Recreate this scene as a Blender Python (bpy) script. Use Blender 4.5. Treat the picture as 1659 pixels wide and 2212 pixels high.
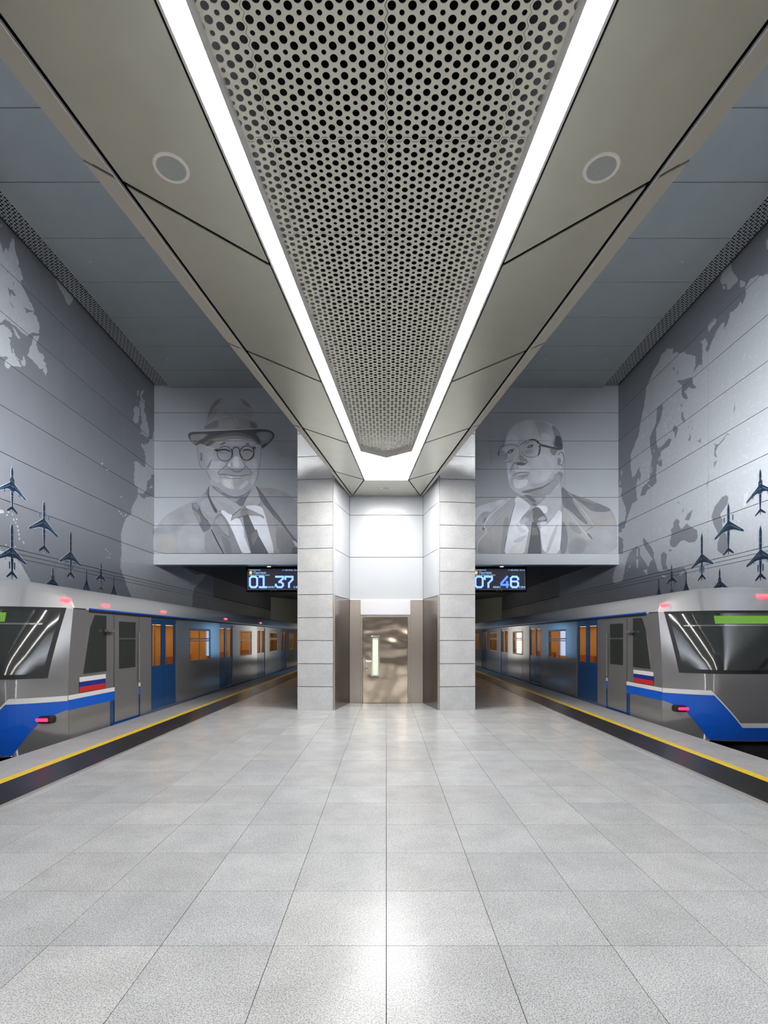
import bpy, math, random
from mathutils import Vector
from mathutils.geometry import tessellate_polygon
random.seed(7)
for _o in list(bpy.data.objects):
    bpy.data.objects.remove(_o)
SC = bpy.context.scene
COL = SC.collection

# ---------------------------------------------------------------- camera
# the photograph's frame is 1659 x 2212; one-point perspective, horizon at 1377, focal length 1130 px
F, VX, VY, H = 1130.0, 834.5, 1377.0, 1.64
cam_d = bpy.data.cameras.new('camera')
cam = bpy.data.objects.new('camera', cam_d)
COL.objects.link(cam)
cam.location = (0, 0, H)
cam.rotation_euler = (math.pi / 2, 0, 0)
cam_d.sensor_fit = 'AUTO'
cam_d.sensor_width = 36.0
cam_d.lens = F / 2212 * 36.0
cam_d.shift_x = -(VX - 829.5) / 2212
cam_d.shift_y = (VY - 1106.0) / 2212
cam_d.clip_start = 0.02
cam_d.clip_end = 200
SC.camera = cam

# ---------------------------------------------------------------- world, exposure, lamp strengths
world = bpy.data.worlds.new('world')
SC.world = world
world.use_nodes = True
world.node_tree.nodes['Background'].inputs[0].default_value = (0.6, 0.65, 0.7, 1)
world.node_tree.nodes['Background'].inputs[1].default_value = 0.0
SC.view_settings.view_transform = 'Standard'
SC.view_settings.look = 'None'
SC.view_settings.gamma = 1.0
SC.view_settings.use_curve_mapping = False
SC.view_settings.exposure = 0.6
cy = SC.cycles
cy.max_bounces, cy.diffuse_bounces, cy.glossy_bounces, cy.transmission_bounces, cy.transparent_max_bounces = 5, 3, 2, 3, 8
cy.caustics_reflective = cy.caustics_refractive = False
cy.adaptive_threshold = 0.04
L_STRIP = 27.0      # luminous ceiling band
L_WASH = 800.0       # cove lamps, unseen on the canopy, added to brighten the track walls
L_TRAIN = 9.0       # lamps inside the trains

# ---------------------------------------------------------------- helpers
def srgb(r, g, b):
    def c(v):
        v /= 255.0
        return v / 12.92 if v <= 0.04045 else ((v + 0.055) / 1.055) ** 2.4
    return (c(r), c(g), c(b), 1)

class NT:
    def __init__(self, m):
        self.t = m.node_tree
        self.b = self.t.nodes['Principled BSDF']
    def n(self, kind, **kw):
        nd = self.t.nodes.new(kind)
        for k, v in kw.items():
            if k.startswith('i_'):
                key = k[2:]
                nd.inputs[int(key) if key.isdigit() else key.replace('_', ' ')].default_value = v
            else:
                setattr(nd, k, v)
        return nd
    def l(self, a, b):
        self.t.links.new(a, b)

def mat(name, col, rough=0.5, metal=0.0, emit=None, estr=0.0, spec=None, noise=None, bump=None):
    m = bpy.data.materials.new(name)
    m.use_nodes = True
    q = NT(m)
    b = q.b
    c = tuple(col) + ((1,) if len(col) == 3 else ())
    b.inputs['Base Color'].default_value = c
    b.inputs['Roughness'].default_value = rough
    b.inputs['Metallic'].default_value = metal
    if spec is not None:
        b.inputs['Specular IOR Level'].default_value = spec
    if emit is not None:
        b.inputs['Emission Color'].default_value = tuple(emit) + ((1,) if len(emit) == 3 else ())
        b.inputs['Emission Strength'].default_value = estr
    tc = None
    if noise or bump:
        tc = q.n('ShaderNodeTexCoord')
    if noise:                      # (scale, amount) colour variation
        nz = q.n('ShaderNodeTexNoise', i_Scale=noise[0], i_Detail=4.0)
        q.l(tc.outputs['Object'], nz.inputs['Vector'])
        mr = q.n('ShaderNodeMapRange', i_3=1 - noise[1], i_4=1 + noise[1])
        mr.inputs[1].default_value, mr.inputs[2].default_value = 0.25, 0.75
        q.l(nz.outputs['Fac'], mr.inputs[0])
        mx = q.n('ShaderNodeMix', data_type='RGBA', blend_type='MULTIPLY')
        mx.inputs[0].default_value = 1
        mx.inputs[6].default_value = c
        q.l(mr.outputs[0], mx.inputs[7])
        q.l(mx.outputs[2], b.inputs['Base Color'])
    if bump:                       # (scale, strength, distance)
        nz = q.n('ShaderNodeTexNoise', i_Scale=bump[0], i_Detail=3.0)
        q.l(tc.outputs['Object'], nz.inputs['Vector'])
        bp = q.n('ShaderNodeBump', i_Strength=bump[1], i_Distance=bump[2])
        q.l(nz.outputs['Fac'], bp.inputs['Height'])
        q.l(bp.outputs[0], b.inputs['Normal'])
    return m

def link(o, parent=None):
    COL.objects.link(o)
    if parent is not None:
        o.parent = parent
    return o

def mesh(name, verts, faces, m=None, parent=None, smooth=False, mats=None, mi=None):
    me = bpy.data.meshes.new(name)
    me.from_pydata([tuple(v) for v in verts], [], [tuple(f) for f in faces])
    if m is not None:
        me.materials.append(m)
    for x in mats or []:
        me.materials.append(x)
    if mi:
        me.polygons.foreach_set('material_index', mi)
    if smooth:
        me.polygons.foreach_set('use_smooth', [True] * len(me.polygons))
    me.update()
    return link(bpy.data.objects.new(name, me), parent)

class MB:
    """collects faces for ONE mesh"""
    def __init__(self):
        self.v, self.f = [], []
    def poly(self, pts):
        n = len(self.v)
        self.v += [tuple(p) for p in pts]
        self.f.append(tuple(range(n, n + len(pts))))
    def box(self, x0, x1, y0, y1, z0, z1):
        n = len(self.v)
        self.v += [(x0, y0, z0), (x1, y0, z0), (x1, y1, z0), (x0, y1, z0), (x0, y0, z1), (x1, y0, z1), (x1, y1, z1), (x0, y1, z1)]
        for f in ((0, 3, 2, 1), (4, 5, 6, 7), (0, 1, 5, 4), (1, 2, 6, 5), (2, 3, 7, 6), (3, 0, 4, 7)):
            self.f.append(tuple(n + i for i in f))
        return self
    def prism(self, plan, z0, z1):
        n, k = len(self.v), len(plan)
        a = sum(plan[i][0] * plan[(i + 1) % k][1] - plan[(i + 1) % k][0] * plan[i][1] for i in range(k))
        if a < 0:
            plan = plan[::-1]
        self.v += [(p[0], p[1], z0) for p in plan] + [(p[0], p[1], z1) for p in plan]
        self.f.append(tuple(range(n + k - 1, n - 1, -1)))
        self.f.append(tuple(range(n + k, n + 2 * k)))
        for i in range(k):
            j = (i + 1) % k
            self.f.append((n + i, n + j, n + k + j, n + k + i))
        return self
    def tube(self, a, b, r, seg=10):
        a, b = Vector(a), Vector(b)
        d = (b - a).normalized()
        u = d.orthogonal().normalized()
        w = d.cross(u)
        n = len(self.v)
        for p in (a, b):
            for i in range(seg):
                t = 2 * math.pi * i / seg
                self.v.append(tuple(p + r * (math.cos(t) * u + math.sin(t) * w)))
        for i in range(seg):
            j = (i + 1) % seg
            self.f.append((n + i, n + j, n + seg + j, n + seg + i))
        self.f.append(tuple(range(n + seg - 1, n - 1, -1)))
        self.f.append(tuple(range(n + seg, n + 2 * seg)))
        return self
    def build(self, name, m, parent=None, smooth=False):
        return mesh(name, self.v, self.f, m, parent, smooth)

def box(name, x0, x1, y0, y1, z0, z1, m, parent=None):
    if x0 > x1:
        x0, x1 = x1, x0
    return MB().box(x0, x1, y0, y1, z0, z1).build(name, m, parent)

def bevel(o, w, seg=2):
    md = o.modifiers.new('bevel', 'BEVEL')
    md.width, md.segments, md.limit_method = w, seg, 'ANGLE'
    return o

def prism(name, plan, z0, z1, m, parent=None):
    return MB().prism(plan, z0, z1).build(name, m, parent)

def tag(o, label=None, cat=None, group=None, kind=None):
    if label: o['label'] = label
    if cat: o['category'] = cat
    if group: o['group'] = group
    if kind: o['kind'] = kind
    return o

def empty(name, loc=(0, 0, 0)):
    o = bpy.data.objects.new(name, None)
    o.empty_display_size = 0.2
    o.location = loc
    return link(o)

def keep(o, parent):
    """parent o while it keeps its place in the world"""
    o.parent = parent
    o.matrix_parent_inverse = parent.matrix_basis.inverted()
    return o

def chaikin(p, it=2):
    for _ in range(it):
        q = []
        for i in range(len(p)):
            a, b = p[i], p[(i + 1) % len(p)]
            q += [(a[0] * .75 + b[0] * .25, a[1] * .75 + b[1] * .25), (a[0] * .25 + b[0] * .75, a[1] * .25 + b[1] * .75)]
        p = q
    return p

def chaikin_open(p, it=2):
    for _ in range(it):
        q = [p[0]]
        for a, b in zip(p, p[1:]):
            q += [(a[0] * .75 + b[0] * .25, a[1] * .75 + b[1] * .25), (a[0] * .25 + b[0] * .75, a[1] * .25 + b[1] * .75)]
        p = q + [p[-1]]
    return p

def ribbon(p, w):
    """a stroke along the open line p, as quads (lists of four points)"""
    out, L, R = [], [], []
    for i, a in enumerate(p):
        b0, b1 = p[max(i - 1, 0)], p[min(i + 1, len(p) - 1)]
        dx, dy = b1[0] - b0[0], b1[1] - b0[1]
        d = math.hypot(dx, dy) or 1
        t = i / (len(p) - 1)
        ww = w * (0.45 + 0.55 * math.sin(math.pi * min(max(t, 0.12), 0.88)))
        L.append((a[0] - dy / d * ww / 2, a[1] + dx / d * ww / 2))
        R.append((a[0] + dy / d * ww / 2, a[1] - dx / d * ww / 2))
    for i in range(len(p) - 1):
        out.append([L[i], L[i + 1], R[i + 1], R[i]])
    return out

def tris(p):
    t = tessellate_polygon([[Vector((a, b, 0)) for a, b in p]])
    return [[p[i] for i in x] for x in t]

def clip(poly, x0, x1, y0, y1):
    def cut(P, f):
        out = []
        for i in range(len(P)):
            a, b = P[i], P[(i + 1) % len(P)]
            fa, fb = f(a), f(b)
            if fa >= 0:
                out.append(a)
            if (fa > 0 > fb) or (fa < 0 < fb):
                t = fa / (fa - fb)
                out.append((a[0] + (b[0] - a[0]) * t, a[1] + (b[1] - a[1]) * t))
        return out
    for f in (lambda p: p[0] - x0, lambda p: x1 - p[0], lambda p: p[1] - y0, lambda p: y1 - p[1]):
        poly = cut(poly, f)
        if len(poly) < 3:
            return None
    return poly

def inset(poly, g):
    """shrink a convex polygon by g"""
    k = len(poly)
    a = sum(poly[i][0] * poly[(i + 1) % k][1] - poly[(i + 1) % k][0] * poly[i][1] for i in range(k))
    if a < 0:
        poly = poly[::-1]
    ln = []
    for i in range(k):
        p, q = Vector(poly[i]), Vector(poly[(i + 1) % k])
        d = (q - p).normalized()
        nrm = Vector((-d.y, d.x))
        ln.append((p + nrm * g, d))
    out = []
    for i in range(k):
        (p, d), (q, e) = ln[i - 1], ln[i]
        den = d.x * e.y - d.y * e.x
        t = ((q.x - p.x) * e.y - (q.y - p.y) * e.x) / den
        out.append((p.x + d.x * t, p.y + d.y * t))
    return out

def vcol_mesh(name, polys, m, parent):
    """polys: list of (3-D points, colour); flat print with one colour per face"""
    mb, cols = MB(), []
    for pts, c in polys:
        mb.poly(pts)
        cols += [(c[0], c[1], c[2], 1.0)] * len(pts)
    o = mb.build(name, m, parent)
    at = o.data.color_attributes.new('print', 'FLOAT_COLOR', 'CORNER')
    for i, c in enumerate(cols):
        at.data[i].color = c
    return o

SPLINES = {}
def text_mesh(name, body, size, m, parent, loc, width=None, align='LEFT'):
    cu = bpy.data.curves.new(name, 'FONT')
    cu.body, cu.size, cu.align_x, cu.extrude = body, 10.0, align, 0.0   # filled large, scaled down below
    cu.resolution_u = 3
    t = bpy.data.objects.new(name, cu)
    COL.objects.link(t)
    dg = bpy.context.evaluated_depsgraph_get()
    crv = t.evaluated_get(dg).to_curve(dg)
    letters = bpy.data.meshes.new_from_object(t.evaluated_get(dg))
    letters_faces = [[tuple(letters.vertices[i].co) for i in pl.vertices] for pl in letters.polygons]
    rings = []
    for sp in crv.splines:                      # outlines of the letters
        bp, ring = list(sp.bezier_points), []
        for i, p in enumerate(bp):
            q = bp[(i + 1) % len(bp)]
            for k in range(5):
                u = k / 5
                c = p.co * (1 - u) ** 3 + p.handle_right * 3 * u * (1 - u) ** 2 + q.handle_left * 3 * u * u * (1 - u) + q.co * u ** 3
                if not ring or (abs(c.x - ring[-1][0]) + abs(c.y - ring[-1][1])) > 1e-4:
                    ring.append((c.x, c.y))
        ar = sum(ring[i][0] * ring[(i + 1) % len(ring)][1] - ring[(i + 1) % len(ring)][0] * ring[i][1] for i in range(len(ring)))
        rings.append((ar, ring))
    sign = 1 if max(rings, key=lambda r: abs(r[0]))[0] > 0 else -1
    def inside(p, r):
        c = False
        for i in range(len(r)):
            (x0, y0), (x1, y1) = r[i - 1], r[i]
            if (y0 > p[1]) != (y1 > p[1]) and p[0] < (x1 - x0) * (p[1] - y0) / (y1 - y0) + x0:
                c = not c
        return c
    # the fill fails on letters with overlapping strokes: those are filled stroke by stroke
    owner = []
    for ch in body:
        if ch == ' ':
            continue
        if ch not in SPLINES:
            c1 = bpy.data.curves.new('glyph', 'FONT')
            c1.body = ch
            o1 = bpy.data.objects.new('glyph', c1)
            COL.objects.link(o1)
            d1 = bpy.context.evaluated_depsgraph_get()
            SPLINES[ch] = len(o1.evaluated_get(d1).to_curve(d1).splines)
            bpy.data.objects.remove(o1)
        owner += [ch] * SPLINES[ch]
    mbt, bad = MB(), []
    for i, (ar, ring) in enumerate(rings):
        if i < len(owner) and owner[i] in 'ны':
            bad.append((min(p[0] for p in ring), max(p[0] for p in ring)))
    for fc in letters_faces:
        cx = sum(p[0] for p in fc) / len(fc)
        if not any(x0 - .01 <= cx <= x1 + .01 for x0, x1 in bad):
            mbt.poly(fc)
    tmp = []
    for i, (ar, ring) in enumerate(rings):
        if i >= len(owner) or owner[i] not in 'ны':
            continue
        if ar * sign < 0:
            continue
        c2 = bpy.data.curves.new('outline', 'CURVE')
        c2.dimensions, c2.fill_mode = '2D', 'BOTH'
        for lp in [ring] + [h for a2, h in rings if ar * sign > 0 > a2 * sign and all(inside(p_, ring) for p_ in h[::4])]:
            sp = c2.splines.new('POLY')
            sp.points.add(len(lp) - 1)
            for pt, (x, y) in zip(sp.points, lp):
                pt.co = (x, y, 0, 1)
            sp.use_cyclic_u = True
        ob = bpy.data.objects.new('outline', c2)
        COL.objects.link(ob)
        tmp.append(ob)
    bpy.data.objects.remove(t)
    dg = bpy.context.evaluated_depsgraph_get()
    for ob in tmp:
        mm = bpy.data.meshes.new_from_object(ob.evaluated_get(dg))
        for pl in mm.polygons:
            mbt.poly([tuple(mm.vertices[i].co) for i in pl.vertices])
        bpy.data.meshes.remove(mm)
    for ob in tmp:
        bpy.data.objects.remove(ob)
    me = bpy.data.meshes.new(name)
    me.from_pydata(mbt.v, [], mbt.f)
    me.materials.append(m)
    for v in me.vertices:
        v.co *= size / 10.0
    o = link(bpy.data.objects.new(name, me), parent)
    if width:
        xs = [v.co.x for v in me.vertices]
        k = width / (max(xs) - min(xs))
        for v in me.vertices:
            v.co.x *= k
    # stand upright, reading towards -Y
    for v in me.vertices:
        x, y, z = v.co
        v.co = (x + loc[0], loc[1] - z, y + loc[2])
    return o

# ---------------------------------------------------------------- materials
def rand_tone(m, amt, hue=None):
    """each piece (object) gets its own slightly different tone"""
    q = NT(m)
    oi = q.n('ShaderNodeObjectInfo')
    mr = q.n('ShaderNodeMapRange', i_3=1 - amt, i_4=1 + amt)
    q.l(oi.outputs['Random'], mr.inputs[0])
    src = q.b.inputs['Base Color']
    mx = q.n('ShaderNodeMix', data_type='RGBA', blend_type='MULTIPLY')
    mx.inputs[0].default_value = 1
    if src.is_linked:
        q.l(src.links[0].from_socket, mx.inputs[6])
    else:
        mx.inputs[6].default_value = src.default_value
    q.l(mr.outputs[0], mx.inputs[7])
    last = mx
    if hue:
        ml = q.n('ShaderNodeMath', operation='MULTIPLY', i_1=7.31)
        q.l(oi.outputs['Random'], ml.inputs[0])
        fr = q.n('ShaderNodeMath', operation='FRACT')
        q.l(ml.outputs[0], fr.inputs[0])
        m2 = q.n('ShaderNodeMix', data_type='RGBA', blend_type='MULTIPLY')
        q.l(fr.outputs[0], m2.inputs[0])
        q.l(mx.outputs[2], m2.inputs[6])
        m2.inputs[7].default_value = hue
        last = m2
    q.l(last.outputs[2], q.b.inputs['Base Color'])
    return m

def granite(name, light, dark, rough, amt, hue=None, scale=1.0, joints=None, spec=0.5):
    m = bpy.data.materials.new(name)
    m.use_nodes = True
    q = NT(m)
    g = q.n('ShaderNodeNewGeometry')
    n1 = q.n('ShaderNodeTexNoise', i_Scale=150.0 * scale, i_Detail=2.0)
    n2 = q.n('ShaderNodeTexVoronoi', i_Scale=210.0 * scale)
    n3 = q.n('ShaderNodeTexNoise', i_Scale=3.0, i_Detail=5.0)
    for n in (n1, n2, n3):
        q.l(g.outputs['Position'], n.inputs['Vector'])
    r1 = q.n('ShaderNodeValToRGB')
    r1.color_ramp.elements[0].position, r1.color_ramp.elements[0].color = 0.36, dark
    r1.color_ramp.elements[1].position, r1.color_ramp.elements[1].color = 0.52, light
    q.l(n1.outputs['Fac'], r1.inputs[0])
    mx = q.n('ShaderNodeMix', data_type='RGBA', blend_type='MULTIPLY')
    mx.inputs[0].default_value = 0.35
    q.l(r1.outputs[0], mx.inputs[6])
    q.l(n2.outputs['Color'], mx.inputs[7])
    hs = q.n('ShaderNodeHueSaturation', i_Saturation=0.25, i_Value=1.18)
    q.l(mx.outputs[2], hs.inputs['Color'])
    m3 = q.n('ShaderNodeMapRange', i_3=0.9, i_4=1.06)
    m3.inputs[1].default_value, m3.inputs[2].default_value = 0.3, 0.7
    q.l(n3.outputs['Fac'], m3.inputs[0])
    mz = q.n('ShaderNodeMix', data_type='RGBA', blend_type='MULTIPLY')
    mz.inputs[0].default_value = 1
    q.l(hs.outputs[0], mz.inputs[6])
    q.l(m3.outputs[0], mz.inputs[7])
    out = mz.outputs[2]
    if joints:                 # far paving: the joints are part of the material
        br = q.n('ShaderNodeTexBrick', offset=0.0)
        for k, v in (('Color1', (1, 1, 1, 1)), ('Color2', (.9, .9, .9, 1)), ('Mortar', (.25, .25, .25, 1)), ('Scale', 1.0), ('Mortar Size', .0022), ('Brick Width', joints), ('Row Height', joints)):
            br.inputs[k].default_value = v
        q.l(g.outputs['Position'], br.inputs['Vector'])
        mj = q.n('ShaderNodeMix', data_type='RGBA', blend_type='MULTIPLY')
        mj.inputs[0].default_value = 1
        q.l(out, mj.inputs[6])
        q.l(br.outputs['Color'], mj.inputs[7])
        out = mj.outputs[2]
    q.l(out, q.b.inputs['Base Color'])
    q.b.inputs['Roughness'].default_value = rough
    q.b.inputs['Specular IOR Level'].default_value = spec
    if amt:
        rand_tone(m, amt, hue)
    return m

M = {}
M['floor_tile'] = granite('polished granite tile', (.50, .48, .395, 1), (.235, .23, .205, 1), 0.25, 0.07, (.94, .97, 1.0, 1), spec=0.22)
M['floor_far'] = granite('polished granite paving', (.44, .425, .37, 1), (.23, .225, .21, 1), 0.25, 0, None, 1.0, 0.6, 0.22)
M['edge_slab'] = granite('platform edge stone', (.52, .45, .36, 1), (.30, .26, .21, 1), 0.5, 0.05)
M['stone'] = granite('pale granite cladding', (.58, .575, .535, 1), (.44, .435, .41, 1), 0.5, 0.045, (1.0, .985, .95, 1), 0.8, None, 0.3)
M['grout'] = mat('dark grout', (.09, .085, .08), 0.9)
M['black'] = mat('black gap', (.006, .006, .007), 0.9, spec=0.05)
M['tactile'] = mat('black rubber strip', (.016, .0155, .0155), 0.3, noise=(40, .3), spec=0.22)
M['yellow'] = mat('yellow line paint', (.90, .62, .035), 0.45, noise=(15, .12))
M['kerb'] = mat('thin pale steel profile', (.40, .36, .32), 0.4, 0.3)
M['soffit'] = rand_tone(mat('satin champagne metal panel', (.62, .61, .525), 0.3, 0.6, noise=(4, .03)), .02)
M['soffit_edge'] = mat('satin canopy edge metal', (.57, .535, .46), 0.4, 0.3)
M['perf'] = mat('cream perforated metal', (.88, .85, .725), 0.45, 0.0)
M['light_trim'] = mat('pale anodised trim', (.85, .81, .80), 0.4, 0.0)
M['lamp'] = mat('luminous band', (.9, .9, .9), 0.5, emit=(1.0, 0.985, 0.975), estr=L_STRIP)
M['wash'] = mat('cove lamp glow', (.9, .9, .9), 0.5, emit=(0.93, 0.96, 1.0), estr=L_WASH)  # glow of the unseen lamps added for the track walls
M['ceil'] = rand_tone(mat('blue grey ceiling panel', (.41, .45, .455), 0.5, 0.0, noise=(2, .04)), .02)
M['ceil_perf'] = mat('grey perforated strip', (.52, .55, .56), 0.5, 0.0)
M['sea'] = rand_tone(mat('grey enamel wall panel', (.225, .235, .26), 0.42, noise=(1.2, .03)), .03)
M['portrait_bg'] = rand_tone(mat('grey portrait wall panel', (.465, .485, .515), 0.45, noise=(1.2, .03)), .02)
M['beam'] = mat('pale lintel metal', (.56, .58, .60), 0.4, 0.2)
M['dark_wall'] = mat('dark tunnel cladding', (.10, .10, .11), 0.55)
M['silver_wall'] = mat('silver tunnel panel', (.36, .36, .36), 0.32, 0.5, noise=(2, .1))
M['beige_wall'] = mat('beige tunnel tile', (.34, .33, .28), 0.6)
M['white_glass'] = rand_tone(mat('white back-painted glass', (.42, .435, .45), 0.25, spec=0.4), .015)
M['steel'] = mat('brushed stainless steel', (.36, .315, .275), 0.24, 0.97)
M['steel_door'] = mat('rippled stainless steel', (.52, .43, .35), 0.12, 1.0)
M['steel_pale'] = mat('pale matt steel', (.62, .61, .63), 0.42, 0.5)
M['chrome'] = mat('chrome', (.80, .79, .77), 0.12, 1.0)
M['dark_metal'] = mat('dark metal', (.05, .047, .044), 0.4, 0.7)
M['door_glass'] = mat('frosted door glass', (.60, .66, .50), 0.3, emit=(.55, .62, .45), estr=0.35)
M['speaker_grille'] = mat('speaker grille', (.42, .44, .42), 0.6, noise=(160, .2))
M['speaker_ring'] = mat('speaker ring', (.92, .85, .79), 0.45)
M['concrete'] = mat('dark track concrete', (.05, .048, .045), 0.85, noise=(6, .3))
M['rail'] = mat('rail steel', (.25, .22, .2), 0.35, 0.9)
def vc_mat(name, rough):
    m = mat(name, (.5, .5, .5), rough)
    q = NT(m)
    at = q.n('ShaderNodeAttribute', attribute_name='print')
    nz = q.n('ShaderNodeTexNoise', i_Scale=1.6, i_Detail=3.0)
    g = q.n('ShaderNodeNewGeometry')
    q.l(g.outputs['Position'], nz.inputs['Vector'])
    mr = q.n('ShaderNodeMapRange', i_3=.88, i_4=1.12)
    mr.inputs[1].default_value, mr.inputs[2].default_value = .3, .7
    q.l(nz.outputs['Fac'], mr.inputs[0])
    mx = q.n('ShaderNodeMix', data_type='RGBA', blend_type='MULTIPLY')
    mx.inputs[0].default_value = 1
    q.l(at.outputs['Color'], mx.inputs[6])
    q.l(mr.outputs[0], mx.inputs[7])
    q.l(mx.outputs[2], q.b.inputs['Base Color'])
    return m
def ripple(m):
    q = NT(m)
    g_ = q.n('ShaderNodeNewGeometry')
    mp = q.n('ShaderNodeMapping')
    mp.inputs['Scale'].default_value = (1.3, 1.0, 2.4)
    nz = q.n('ShaderNodeTexNoise', i_Scale=1.0, i_Detail=1.0)
    bp = q.n('ShaderNodeBump', i_Strength=1.0, i_Distance=0.022)
    q.l(g_.outputs['Position'], mp.inputs['Vector'])
    q.l(mp.outputs[0], nz.inputs['Vector'])
    q.l(nz.outputs['Fac'], bp.inputs['Height'])
    q.l(bp.outputs[0], q.b.inputs['Normal'])
ripple(M['steel_door'])
M['print'] = vc_mat('painted portrait print', 0.6)
NT(M['print']).b.inputs['Specular IOR Level'].default_value = 0.12
M['air_print'] = vc_mat('aircraft print', 0.4)
def land_mat():
    m = mat('printed land with contour lines', (.5, .5, .5), 0.42)
    q = NT(m)
    at = q.n('ShaderNodeAttribute', attribute_name='print')
    g = q.n('ShaderNodeNewGeometry')
    nz = q.n('ShaderNodeTexNoise', i_Scale=1.5, i_Detail=4.0, i_Roughness=.55)
    q.l(g.outputs['Position'], nz.inputs['Vector'])
    ml = q.n('ShaderNodeMath', operation='MULTIPLY', i_1=9.0)
    q.l(nz.outputs['Fac'], ml.inputs[0])
    fr = q.n('ShaderNodeMath', operation='FRACT')
    q.l(ml.outputs[0], fr.inputs[0])
    lt = q.n('ShaderNodeMath', operation='LESS_THAN', i_1=0.07)
    q.l(fr.outputs[0], lt.inputs[0])
    sp = q.n('ShaderNodeSeparateColor')
    q.l(at.outputs['Color'], sp.inputs[0])
    gr = q.n('ShaderNodeMath', operation='GREATER_THAN', i_1=0.3)
    q.l(sp.outputs[0], gr.inputs[0])
    m1 = q.n('ShaderNodeMath', operation='MULTIPLY')
    q.l(lt.outputs[0], m1.inputs[0])
    q.l(gr.outputs[0], m1.inputs[1])
    sc = q.n('ShaderNodeMath', operation='MULTIPLY', i_1=0.38)
    q.l(m1.outputs[0], sc.inputs[0])
    gt = q.n('ShaderNodeMix', data_type='RGBA', blend_type='MIX')
    q.l(sc.outputs[0], gt.inputs[0])
    q.l(at.outputs['Color'], gt.inputs[6])
    gt.inputs[7].default_value = (.72, .74, .76, 1)
    q.l(gt.outputs[2], q.b.inputs['Base Color'])
    return m
M['land'] = land_mat()

# ---------------------------------------------------------------- measures of the hall
ZC = 5.17                              # canopy underside
WX = 8.5                               # track walls
DW = WX * F / 501.5                    # portrait walls
PX = DW / F                            # metres per photo pixel on the portrait walls
ZT = H + 539 * PX                      # high ceiling over the tracks
ZK = [H + (119.6 + 60.98 * k) * PX for k in range(-3, 7)]     # courses of the wall panels
ZB1, ZB0 = H + 181 * PX, H + 157 * PX  # lintel
ZH = 4.62                              # low ceiling beyond the portrait walls
YB, YE = -40.0, 46.0                   # hall ends
GAP, VGAP = 0.014, 0.005               # level joints are open, upright ones nearly closed

# ---------------------------------------------------------------- floor
floor = tag(box('floor', -5.1, 5.1, YB, YE, -0.35, -0.03, M['grout']), 'pale polished granite platform floor', None, None, 'structure')
FX = 3.72
t0 = 2.783
tile = None
def tile_at(x0, x1, y0, y1):
    o = MB().box(x0, x1, y0, y1, -0.03, 0.0).build('floor_tile', M['floor_tile'], floor)
    return o
g = 0.0018
base = MB().box(-.3 + g, .3 - g, -.3 + g, .3 - g, -0.03, 0.0)
first = None
for r in range(-2, 16):
    yc = t0 + .6 * r + .3
    for c in range(-6, 6):
        xc = .6 * c + .3
        if abs(xc) < .95 and yc > 12.95:
            continue
        if first is None:
            first = base.build('floor_tile', M['floor_tile'], floor)
            o = first
        else:
            o = bpy.data.objects.new('floor_tile', first.data)
            link(o, floor)
        o.location = (xc, yc, random.uniform(-.0004, 0))
    for s in (-1, 1):
        MB().box(s * 3.6 + (g if s > 0 else -.12 + g), s * 3.6 + (.12 - g if s > 0 else -g), yc - .3 + g, yc + .3 - g, -0.03, 0).build('floor_tile', M['floor_tile'], floor)
ya, yb = t0 - 1.2, t0 + .6 * 16
tag(box('paving', -FX, FX, YB, ya, -0.03, 0, M['floor_far'], floor), 'granite paving towards the viewer', kind='stuff')
tag(box('paving', -FX, FX, yb, YE, -0.03, 0, M['floor_far'], floor), 'granite paving beyond the pillars', kind='stuff')
for s in (-1, 1):
    box('edge_profile', s * FX, s * 3.77, YB, YE, -.03, .003, M['kerb'], floor)
    box('tactile_strip', s * 3.77, s * 4.32, YB, YE, -.03, .002, M['tactile'], floor)
    box('yellow_line', s * 4.32, s * 4.45, YB, YE, -.03, .003, M['yellow'], floor)
    y = 1.0
    box('edge_slab', s * 4.45, s * 5.1, YB, .998, -.03, .001, M['edge_slab'], floor)
    while y < 31:
        box('edge_slab', s * 4.45, s * 5.1, y + .0015, y + 1.4985, -.03, .001, M['edge_slab'], floor)
        y += 1.5
    box('edge_slab', s * 4.45, s * 5.1, y, YE, -.03, .001, M['edge_slab'], floor)
    sd = 'left' if s < 0 else 'right'
    tag(box('floor_track_' + sd, s * 5.1, s * WX, YB, YE, -1.5, -1.15, M['concrete']), 'dark sunken track bed on the %s' % sd, None, None, 'structure')
    for rx in (5.85, 7.37):
        tag(box('running_rail', s * (rx - .035), s * (rx + .035), YB, YE, -1.15, -1.0, M['rail']), 'steel running rail %s of the %s track' % ('beside the platform' if rx < 6 else 'beside the wall', sd), 'rail', 'running rails of the tracks')

# ---------------------------------------------------------------- prints (maps, portraits, aircraft) traced from the photograph, set on the real wall planes
def side_uv(px, py):
    y = WX * F / abs(px - VX)
    return (y, H + (VY - py) * y / F)
def front_uv(px, py):
    return ((px - VX) * PX, H + (VY - py) * PX)
def crop(ox, oy, k, pts):
    return [(ox + a * k, oy + b * k) for a, b in pts]
L4 = lambda p: crop(0, 440, 350 / 1659, p)
L5 = lambda p: crop(0, 840, 350 / 1659, p)
R6 = lambda p: crop(1310, 440, 349 / 1659, p)
R7 = lambda p: crop(1310, 840, 349 / 1659, p)
def blob(x, y, rx, ry, a=0, n=9):
    return [(x + rx * math.cos(2 * math.pi * i / n) * math.cos(a) - ry * math.sin(2 * math.pi * i / n) * math.sin(a),
             y + rx * math.cos(2 * math.pi * i / n) * math.sin(a) + ry * math.sin(2 * math.pi * i / n) * math.cos(a)) for i in range(n)]
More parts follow.
